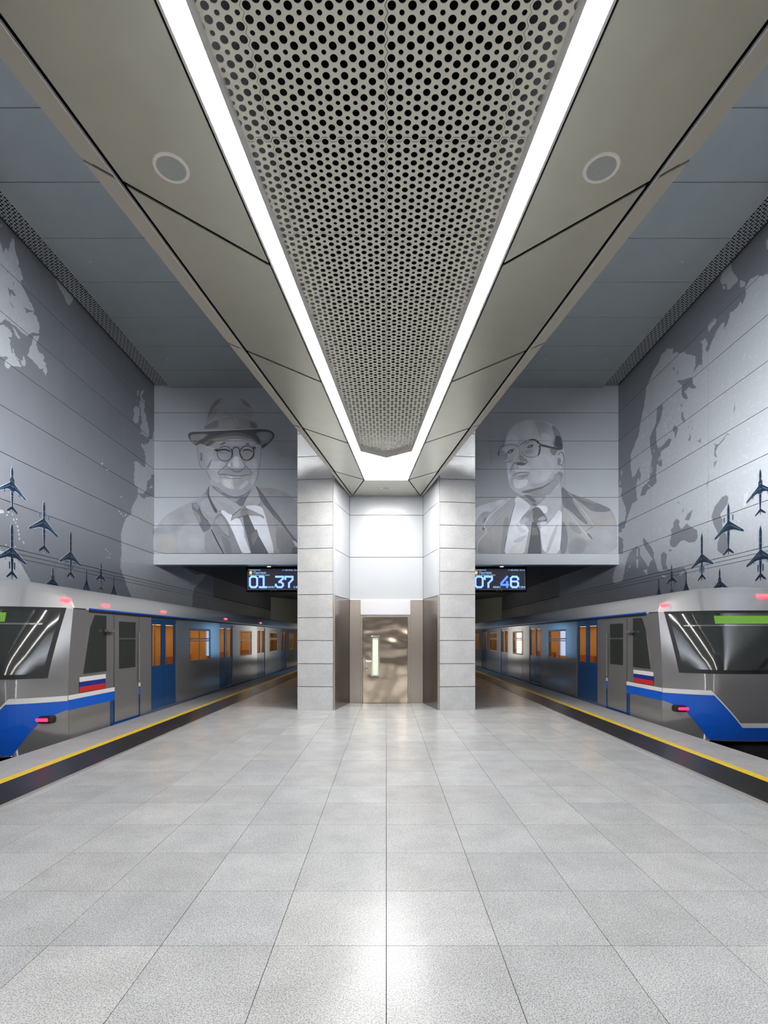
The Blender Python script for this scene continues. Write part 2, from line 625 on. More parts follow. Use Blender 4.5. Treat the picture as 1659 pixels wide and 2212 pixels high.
def rough_coast(p, amp, step, seed):
    """give a traced coast its small bays"""
    r = random.Random(seed)
    out = []
    for i in range(len(p)):
        a, b = p[i], p[(i + 1) % len(p)]
        d = math.hypot(b[0] - a[0], b[1] - a[1])
        n = max(1, int(d / step))
        for j in range(n):
            t = j / n
            k = amp if j else amp * .3
            out.append((a[0] + (b[0] - a[0]) * t + r.uniform(-k, k), a[1] + (b[1] - a[1]) * t + r.uniform(-k, k)))
    return out
LAND, SEA2 = (.50, .52, .545), (.225, .235, .26)
left_map = []
for i, p in enumerate([
    L4([(-60, 380), (0, 400), (15, 430), (30, 510), (50, 455), (70, 455), (80, 490), (100, 440), (100, 410), (130, 350), (145, 370), (150, 450), (165, 520), (190, 590), (185, 640), (210, 670), (235, 780), (205, 790), (240, 870), (275, 930), (300, 990), (330, 1040), (355, 1100), (340, 1130), (360, 1140), (400, 1220), (405, 1270), (400, 1330), (330, 1320), (275, 1355), (215, 1310), (140, 1240), (50, 1180), (20, 1215), (-60, 1210)]),
    L4([(-60, 1250), (0, 1245), (40, 1240), (100, 1290), (125, 1330), (120, 1370), (80, 1370), (110, 1400), (100, 1440), (120, 1520), (150, 1570), (190, 1610), (220, 1670), (160, 1665), (110, 1660), (80, 1690), (55, 1670), (45, 1610), (90, 1580), (60, 1560), (0, 1570), (-60, 1570)]),
    L4([(120, 1250), (150, 1280), (210, 1380), (195, 1385), (160, 1350)]),
    L4([(125, 1480), (140, 1490), (155, 1560), (205, 1600), (180, 1600), (135, 1560)]),
    L4([(235, 1555), (250, 1570), (265, 1640), (250, 1670), (220, 1650), (212, 1610), (235, 1600)]),
    L4([(345, 1350), (400, 1350), (385, 1410), (370, 1450), (385, 1490), (400, 1520), (440, 1540), (455, 1580), (445, 1610), (470, 1630), (465, 1660), (485, 1720), (470, 1760), (440, 1710), (445, 1680), (410, 1695), (385, 1660), (280, 1550), (290, 1530), (310, 1460), (325, 1430)]),
    L4([(570, 760), (600, 780), (650, 850), (750, 960), (740, 1000), (715, 1040), (690, 1030), (660, 960), (620, 880), (585, 830)]),
    L4([(8, 210), (20, 215), (20, 245), (10, 240)]),
    L5([(1435, 60), (1450, 20), (1475, 10), (1470, 40), (1450, 70), (1460, 100), (1485, 120), (1480, 170), (1475, 220), (1495, 270), (1505, 340), (1530, 420), (1530, 470), (1520, 490), (1500, 500), (1460, 460), (1430, 475), (1450, 440), (1435, 390), (1450, 350), (1450, 280), (1435, 270), (1440, 190), (1425, 180), (1440, 110)]),
    L5([(1390, 175), (1425, 190), (1430, 240), (1415, 350), (1380, 350), (1360, 310), (1375, 270), (1365, 220)]),
    L5([(1405, 20), (1420, 15), (1415, 70), (1400, 80)]),
    L5([(1583, 430), (1570, 440), (1565, 500), (1530, 520), (1515, 560), (1490, 570), (1480, 540), (1485, 580), (1445, 555), (1445, 590), (1470, 620), (1490, 700), (1490, 800), (1470, 800), (1430, 760), (1395, 740), (1375, 745), (1380, 830), (1370, 920), (1380, 980), (1410, 1010), (1415, 1065), (1470, 1075), (1500, 1030), (1510, 940), (1550, 910), (1550, 870), (1583, 880)]),
    L5([(1415, 1075), (1440, 1100), (1475, 1130), (1500, 1105), (1583, 1105), (1583, 1690), (1900, 1840), (2000, 1900), (2100, 1900), (2080, 1950), (1980, 2050), (1960, 2300), (1420, 2300), (1310, 2050), (1290, 1990), (1250, 1880), (1230, 1820), (1240, 1700), (1240, 1580), (1235, 1500), (1270, 1370), (1290, 1320), (1340, 1290), (1350, 1220), (1370, 1170), (1405, 1110)]),
    L5([(-60, 1620), (0, 1640), (60, 1660), (180, 1740), (220, 1800), (280, 1910), (330, 2000), (-60, 2000)]),
    L5([(-60, 1230), (0, 1235), (30, 1240), (40, 1260), (35, 1275), (-60, 1275)]),
    L5([(1525, 1020), (1545, 990), (1565, 995), (1545, 1018)]),
]):
    left_map.append((rough_coast(p, 1.0, 3.0, i), LAND))
for (x, y, rx, ry, a) in [(990, 692, 4, 4, 0), (1045, 765, 8, 14, .6), (1098, 830, 9, 6, .3), (1105, 866, 4, 4, 0), (1240, 1108, 8, 7, .4), (1218, 1255, 6, 11, -.4), (1240, 1278, 8, 12, .4), (1258, 1300, 5, 8, 0), (1285, 1292, 6, 14, .3), (1082, 1645, 6, 9, 0), (1102, 1665, 5, 5, 0), (1125, 1690, 4, 9, 0), (1095, 1727, 6, 5, 0), (1118, 1727, 6, 5, 0),
                          (70, 1292, 9, 9, 0), (85, 1262, 12, 6, .2), (128, 1288, 7, 6, 0), (140, 1340, 6, 16, -.4), (170, 1335, 8, 8, 0), (160, 1370, 7, 7, 0), (178, 1408, 7, 14, -.3), (185, 1450, 6, 14, -.3), (193, 1490, 6, 16, -.1), (197, 1533, 6, 16, .1), (240, 1573, 6, 15, -.3), (60, 1598, 7, 7, 0), (155, 1615, 8, 7, 0)]:
    left_map.append((L5(blob(x, y, rx, ry, a)), (.58, .60, .62)))
for i, p in enumerate([
    L4([(75, 850), (100, 880), (125, 880), (165, 945), (130, 940), (115, 910), (100, 960), (90, 910)]),
    L4([(235, 1055), (290, 1085), (360, 1105), (300, 1110), (260, 1120), (265, 1090)]),
    L4([(90, 980), (120, 1030), (148, 1085), (120, 1050)]),
    L4([(65, 690), (85, 690), (78, 708)]), L4([(133, 800), (140, 802), (143, 836), (135, 830)]),
]):
    left_map.append((p, SEA2))
right_map = []
main = R6([(620, 1490), (685, 1485), (680, 1540), (730, 1520), (740, 1540), (800, 1520), (830, 1550), (910, 1560), (915, 1660), (890, 1740), (930, 1680), (960, 1650), (985, 1660), (985, 1550), (985, 1440), (965, 1415), (1020, 1380), (1040, 1440), (1020, 1500), (1040, 1530), (1080, 1420), (1140, 1290), (1180, 1230), (1215, 1220), (1210, 1300), (1260, 1180), (1270, 1120), (1340, 1070), (1375, 1000), (1400, 1030), (1435, 920), (1425, 860), (1470, 780), (1545, 735), (1600, 745), (1900, 600)]) + \
    R7([(1900, 2500), (-500, 2500), (-460, 2300), (60, 2290), (150, 2100), (110, 2000), (65, 1980), (70, 1900), (112, 1800), (112, 1700), (170, 1690), (170, 1540), (120, 1510), (125, 1480), (165, 1460), (150, 1440), (190, 1420), (210, 1340), (250, 1230), (260, 1180), (320, 1145), (310, 1090), (305, 990), (330, 915), (345, 950), (352, 880), (335, 800), (300, 880), (265, 920), (250, 800), (250, 680), (290, 570), (330, 470), (365, 280), (395, 120), (405, 0)]) + \
    R6([(410, 1880), (440, 1820), (470, 1740), (530, 1640), (560, 1560), (600, 1520)])
right_map.append((rough_coast(main, 1.1, 3.0, 91), LAND))
for i, p in enumerate([
    R6([(1280, 610), (1290, 690), (1350, 770), (1345, 800), (1310, 830), (1275, 870), (1240, 885), (1230, 820), (1190, 840), (1170, 800), (1185, 700), (1220, 650)]),
    R6([(1370, 790), (1390, 785), (1425, 810), (1420, 850), (1375, 860)]),
    R6([(1195, 840), (1220, 845), (1215, 885), (1195, 870)]),
    R6([(1640, 380), (1700, 300), (1700, 460), (1650, 470)]),
    R6([(1040, 1250), (1110, 1170), (1135, 1190), (1120, 1230), (1080, 1280), (1050, 1320)]),
    R7([(113, 1000), (160, 1020), (150, 1100), (190, 1200), (205, 1280), (190, 1350), (118, 1390)]),
    R7([(155, 835), (165, 850), (160, 895), (152, 880)]), R7([(135, 940), (145, 945), (138, 990), (130, 985)]),
]):
    right_map.append((rough_coast(p, .8, 3.0, 50 + i), LAND))
for i, p in enumerate([
    R7([(570, 150), (580, 190), (560, 300), (540, 350), (510, 420), (515, 580), (560, 600), (640, 510), (675, 520), (640, 590), (560, 640), (550, 740), (570, 720), (570, 790), (550, 800), (520, 770), (510, 880), (515, 960), (480, 1000), (420, 1040), (400, 1090), (350, 1100), (370, 1010), (440, 940), (470, 700), (450, 600), (445, 500), (510, 350), (520, 200)]),
    R7([(60, 2010), (160, 1980), (185, 1880), (200, 1780), (235, 1690), (260, 1660), (310, 1615), (345, 1640), (345, 1700), (430, 1830), (450, 1780), (475, 1745), (400, 1640), (370, 1560), (385, 1525), (410, 1560), (470, 1640), (490, 1680), (485, 1730), (510, 1800), (530, 1870), (570, 1880), (640, 1850), (700, 1850), (800, 1830), (820, 1900), (820, 2350), (-500, 2500), (-460, 2260)]),
    R7([(560, 1700), (590, 1670), (620, 1700), (610, 1800), (630, 1850), (580, 1860), (560, 1770)]),
    R7([(635, 1665), (650, 1650), (672, 1650), (665, 1670)]),
    R7([(715, 1335), (735, 1340), (755, 1360), (745, 1400), (770, 1440), (830, 1380), (840, 1400), (930, 1450), (940, 1520), (910, 1570), (850, 1580), (800, 1555), (760, 1565), (715, 1620), (690, 1630), (655, 1610), (650, 1570), (670, 1490), (660, 1450), (685, 1420), (690, 1370)]),
    R7([(805, 1340), (830, 1290), (885, 1240), (870, 1300), (850, 1350), (820, 1350)]),
    R7([(1080, 1310), (1110, 1210), (1190, 1110), (1230, 1090), (1250, 1110), (1245, 1180), (1180, 1270), (1170, 1300), (1195, 1340), (1190, 1400), (1220, 1470), (1265, 1580), (1265, 1650), (1200, 1710), (1140, 1660), (1140, 1590), (1165, 1520), (1130, 1450), (1100, 1390)]),
    R7([(685, 390), (700, 370), (735, 400), (730, 440), (705, 510), (700, 450), (680, 430)]),
    R7([(770, 250), (790, 230), (790, 280), (808, 310), (800, 350), (770, 310)]),
    R6([(725, 1815), (780, 1812), (880, 1780), (890, 1850), (930, 1890), (880, 1900), (850, 1880), (830, 1900), (800, 1930), (840, 1990), (825, 2010), (785, 1990), (770, 1950), (780, 1870)]),
    R7([(765, 150), (780, 165), (775, 185), (765, 175)]), R7([(870, 320), (876, 330), (870, 360)]), R7([(845, 380), (852, 395), (835, 405)]), R7([(875, 395), (890, 405), (880, 415)]),
    R7([(850, 450), (870, 500), (855, 545), (840, 520), (855, 500)]), R7([(910, 535), (950, 530), (970, 500), (965, 560), (945, 540)]),
    R7([(1105, 560), (1130, 572), (1160, 565), (1240, 455), (1275, 465), (1235, 472), (1200, 530), (1140, 600), (1120, 650), (1135, 710), (1110, 690), (1110, 620), (1120, 590)]),
    R7([(1310, 200), (1318, 130), (1322, 200), (1310, 262)]), R7([(1140, 735), (1100, 820), (1110, 750)]), R7([(1060, 875), (1045, 960), (1020, 1060), (1035, 960)]),
    R7([(725, 1160), (750, 1165), (755, 1175), (735, 1172)]), R7([(795, 1215), (795, 1250), (770, 1285), (785, 1245)]),
    R6([(690, 1670), (700, 1690), (695, 1720), (685, 1700)]), R6([(735, 1700), (740, 1740), (715, 1765), (730, 1740)]),
]):
    right_map.append((rough_coast(p, .5, 3.0, 20 + i), SEA2))
for i, p in enumerate([
    R7([(310, 1650), (325, 1640), (325, 1720), (310, 1720)]), R7([(305, 1750), (330, 1750), (325, 1840), (310, 1840)]), R7([(375, 1865), (420, 1850), (420, 1910)]),
    R7([(565, 1910), (620, 1920), (600, 1940), (570, 1930)]), R7([(740, 1910), (790, 1870), (800, 1890), (760, 1920)]), R7([(225, 1830), (250, 1805), (245, 1840)]), R7([(205, 1860), (215, 1858), (210, 1885)]),
    R7([(330, 1000), (350, 990), (355, 1050), (335, 1060)]), R7(blob(488, 636, 6, 12)), R7([(455, 860), (465, 800), (475, 800), (465, 870)]), R7([(530, 740), (545, 690), (552, 700), (540, 745)]), R7(blob(535, 600, 9, 9)), R7(blob(545, 625, 7, 5)),
]):
    right_map.append((p, LAND))
LAKE = (.62, .64, .66)
rr = random.Random(3)
for (x, y, rx, ry, n) in [(640, 340, 55, 55, 16), (600, 430, 45, 35, 11), (390, 800, 45, 50, 14), (640, 220, 60, 30, 8), (690, 110, 40, 60, 8), (630, 640, 20, 40, 3), (690, 690, 50, 60, 5), (390, 490, 25, 35, 6), (470, 970, 60, 60, 6), (740, 200, 20, 30, 4), (420, 300, 30, 60, 5)]:
    for k in range(n):
        right_map.append((R7(blob(x + rr.uniform(-rx, rx), y + rr.uniform(-ry, ry), rr.uniform(3, 7), rr.uniform(5, 13), rr.uniform(-.5, .5), 7)), LAKE))
for p in ([(1420, 1090), (1460, 1050), (1440, 1200), (1405, 1220)], [(1355, 1340), (1375, 1345), (1370, 1370), (1355, 1370)]):
    right_map.append((R7(p), (.60, .62, .64)))

def wall_panels(wall, cells, shapes, uv, place, m_panel, m_print, pname, prname, step, thick=.02):
    """lay the panels of a wall; the print lies on each panel and stops at its joints. place(u, v, off) -> 3-D point"""
    T = []
    for i, (poly, col) in enumerate(shapes):
        pp = [uv(*p) for p in poly]
        for t in tris(pp):
            us, vs = [p[0] for p in t], [p[1] for p in t]
            T.append((t, col, i, min(us), max(us), min(vs), max(vs)))
    for (u0, u1, v0, v1) in cells:
        a, b, c, d = u0 + VGAP / 2, u1 - VGAP / 2, v0 + GAP / 2, v1 - GAP / 2
        mb = MB()
        q0 = [place(a, c, 0), place(b, c, 0), place(b, d, 0), place(a, d, 0)]
        q1 = [place(a, c, -thick), place(b, c, -thick), place(b, d, -thick), place(a, d, -thick)]
        mb.v = q0 + q1
        mb.f = [(0, 1, 2, 3), (0, 4, 5, 1), (1, 5, 6, 2), (2, 6, 7, 3), (3, 7, 4, 0)]
        pan = mb.build(pname, m_panel, wall)
        pr = []
        for t, col, i, x0, x1, y0, y1 in T:
            if x1 < a or x0 > b or y1 < c or y0 > d:
                continue
            w = clip(t, a, b, c, d)
            if w:
                pr.append(([place(x, y, .0006 + step * i) for x, y in w], col))
        if pr:
            vcol_mesh(prname, pr, m_print, pan)
    return wall
YC = [7.87, 10.84, 13.81, 16.78, 19.75, 22.72, 25.69]
for s, shapes in ((-1, left_map), (1, right_map)):
    sd = 'left' if s < 0 else 'right'
    wall = tag(box('wall_' + sd, s * (WX + .02), s * (WX + .4), YB, YE, -1.5, ZT + .6, M['black']), 'grey panelled track wall with a printed world map on the %s' % sd, None, None, 'structure')
    cells = []
    for k in range(len(ZK)):
        z0, z1 = ZK[k], (ZK[k + 1] if k + 1 < len(ZK) else ZT + .3)
        for y0, y1 in zip(YC, YC[1:]):
            if z0 > ZB1 - .2:
                if y0 > DW:
                    continue
                y1 = min(y1, DW + .02)
            cells.append((y0, y1, z0, z1))
    wall_panels(wall, cells, shapes, side_uv, lambda u, v, off, s=s: (s * (WX - off), u, v), M['sea'], M['land'], 'wall_panel', 'map_print', 0.00006)
    # plain runs of the wall that the frame does not show, and the tunnel cladding far behind
    for k in range(len(ZK)):
        z0, z1 = ZK[k], (ZK[k + 1] if k + 1 < len(ZK) else ZT + .3)
        box('wall_panel', s * WX, s * (WX + .02), YB, YC[0] - GAP, z0 + GAP / 2, z1 - GAP / 2, M['sea'], wall)
    box('wall_base', s * WX, s * (WX + .02), YB, YE, -1.3, ZK[0] - GAP, M['dark_wall'], wall)
    y = YC[-1]
    while y < 40:
        box('tunnel_panel', s * WX, s * (WX + .02), y + .01, y + 2.96, ZK[0], ZK[3] - .03, M['silver_wall'], wall)
        box('tunnel_panel', s * WX, s * (WX + .02), y + .01, y + 2.96, ZK[3], ZH, M['dark_wall'], wall)
        y += 2.97
    for dz in (.10, .20):
        MB().tube((s * (WX - .012), YB, ZK[3] - dz), (s * (WX - .012), YE - 6, ZK[3] - dz), .0045, 6).build('conduit', M['dark_wall'], wall)

# ---------------------------------------------------------------- aircraft printed on the track walls
NAVY, BLUE, PALE = (.012, .022, .045), (.05, .10, .17), (.47, .56, .64)
def aircraft(kind, L, hs):
    """flat print, nose up: list of (polygon in metres, colour); origin at the nose"""
    out = []
    w = L * (.034 if kind != 'delta' else .03)
    def fus(k, c):
        return ([(0, k * .6), (w * .5 + k, -L * .05), (w + k, -L * .12), (w + k, -L * .62), (w * .45 + k, -L * .9), (w * .2 + k, -L - k), (-w * .2 - k, -L - k), (-w * .45 - k, -L * .9), (-w - k, -L * .62), (-w - k, -L * .12), (-w * .5 - k, -L * .05)], c)
    def both(p, c):
        out.append((p, c))
        out.append(([(-a, b) for a, b in p], c))
    def wing(y0, y1, tip0, tip1, c, k=0):
        both([(w * .6, y0 + k), (hs + k * .8, tip0 + k * .6), (hs + k * .8, tip1 - k), (w * .6 + hs * .3, y1 - (y1 - tip1) * .12 - k), (w * .6, y1 - k)], c)
    if kind == 'delta':
        W = [(w, -L * .3), (w * 1.6, -L * .45), (hs, -L * .83), (hs * .9, -L * .87), (w, -L * .87)]
        both([(a + .008, b) for a, b in W], PALE)
        out.append(fus(.008, PALE))
        both(W, NAVY)
        both([(w * 1.5, -L * .55), (hs * .6, -L * .82), (w * 1.5, -L * .82)], BLUE)
        out.append(fus(0, NAVY))
        return out
    root = {'jet': .34, 'twin': .36, 'rear': .45, 'prop': .42}[kind]
    y0, y1 = -L * root, -L * (root + .17)
    tip0, tip1 = y0 - hs * (.62 if kind != 'twin' else .58), y0 - hs * (.62 if kind != 'twin' else .58) - L * .035
    wing(y0, y1, tip0, tip1, PALE, .014)
    tail = [(w * .3, -L * .86), (hs * .36, -L * .965), (hs * .36, -L * .995), (w * .3, -L * .925)]
    both([(a + .006, b - .004) for a, b in tail], PALE)
    out.append(fus(.013, PALE))
    wing(y0, y1, tip0, tip1, NAVY)
    both([(w * 1.2, y0 - L * .06), (hs * .85, tip0 + L * .03), (hs * .8, tip0 + L * .01), (w * 1.2, y0 - L * .085)], BLUE)
    both(tail, NAVY)
    if kind == 'twin':
        for c, k in ((PALE, .008), (NAVY, 0)):
            both([(hs * .27 - k, -L * .26 + k), (hs * .27 + .035 + k, -L * .26 + k), (hs * .27 + .035 + k, -L * .36 - k), (hs * .27 - k, -L * .36 - k)], c)
    elif kind == 'rear':
        for c, k in ((PALE, .008), (NAVY, 0)):
            both([(w * 1.4 - k, -L * .70 + k), (w * 1.4 + .038 + k, -L * .71 + k), (w * 1.4 + .034 + k, -L * .84 - k), (w * 1.4 - k, -L * .82 - k)], c)
    else:
        both([(w * 1.05, -L * .27), (w * 1.75, -L * .28), (w * 1.75, -L * .54), (w * 1.05, -L * .54)], NAVY)
        both([(hs * .5, y0 - hs * .3), (hs * .5 + .02, y0 - hs * .3), (hs * .5 + .014, y0 - hs * .3 - L * .14), (hs * .5, y0 - hs * .3 - L * .14)], NAVY)
    if kind in ('rear', 'prop'):
        both([(hs * .42, y0 - hs * .27), (hs * .42 + .02, y0 - hs * .27), (hs * .42 + .012, y0 - hs * .3 - L * .13), (hs * .42, y0 - hs * .3 - L * .13)], NAVY)
    out.append(fus(0, NAVY))
    out.append(([(w * .6, -L * .08), (w * .6, -L * .6), (w * .35, -L * .6), (w * .35, -L * .08)], BLUE))
    for t in (.22, .33, .44, .55, .64):
        out.append(([(-w, -L * t), (w, -L * t), (w, -L * t - .006), (-w, -L * t - .006)], (.25, .38, .48)))
    out.append(([(0, -L * .01), (w * .4, -L * .05), (-w * .4, -L * .05)], (.18, .22, .26)))
    return out
PLANES = [(25, 1006, 1.07, .46, 'jet'), (94, 1080, 1.31, .55, 'twin'), (24.5, 1128, 1.28, .47, 'rear'), (151.5, 1145, 1.30, .48, 'rear'),
          (113, 1222, .95, .36, 'jet'), (186, 1226, .85, .22, 'delta'), (217, 1213.5, .86, .32, 'prop'), (245, 1241, .8, .2, 'delta'), (22, 1268, .95, .36, 'jet')]
for s in (-1, 1):
    wall = bpy.data.objects['wall_left' if s < 0 else 'wall_right']
    for (px, ny, L, hs, kind) in PLANES:
        yc, zn = side_uv(px, ny + (5 if s > 0 else 0))
        polys = []
        for i, (p, c) in enumerate(aircraft(kind, L, hs)):
            for t in tris(p):
                polys.append(([(s * (WX - .012 - .0004 * i), yc + a, zn + b) for a, b in t], c))
        vcol_mesh('aircraft_print', polys, M['air_print'], wall)['label'] = 'navy blue aircraft silhouette printed on the wall'

# ---------------------------------------------------------------- portrait walls
def tone(v, warm=0.0):
    v = .465 * (v / .42) ** 1.25
    w = warm - .08
    return (v * (1 + .10 * w), v * (1 + .02 * w + .01), v * (1.06 - .16 * w))
def P1(p): return crop(320, 820, 340 / 1659, p)
def P2(p): return crop(1010, 820, 340 / 1659, p)
def shapes_of(items, cv):
    out = []
    for it in items:
        kind, pts, v = it[0], it[1], it[2]
        warm = it[3] if len(it) > 3 else 0
        c = tone(v, warm)
        if kind == 'p':                                   # soft outline
            out.append((chaikin(cv(pts), 1 if len(pts) < 8 else 2), c))
        elif kind == 'c':                                 # sharp corners
            out.append((cv(pts), c))
        elif kind == 's':                                 # stroke of width it[4]
            for qd in ribbon(chaikin_open(cv(pts), 2), it[4] * 340 / 1659):
                out.append((qd, c))
        elif kind == 'r':                                 # ring: centre, radii
            (x, y), (rx, ry) = pts
            ring = [(x + rx * math.cos(t * math.pi / 18), y + ry * math.sin(t * math.pi / 18)) for t in range(37)]
            rr_ = cv(ring)
            w = it[4] * 340 / 1659
            for a, b in zip(rr_, rr_[1:]):
                cx, cy = cv([(x, y)])[0]
                def sh(p, k):
                    d = math.hypot(p[0] - cx, p[1] - cy)
                    return (cx + (p[0] - cx) * (d + k) / d, cy + (p[1] - cy) * (d + k) / d)
                out.append(([sh(a, w / 2), sh(b, w / 2), sh(b, -w / 2), sh(a, -w / 2)], c))
    return out
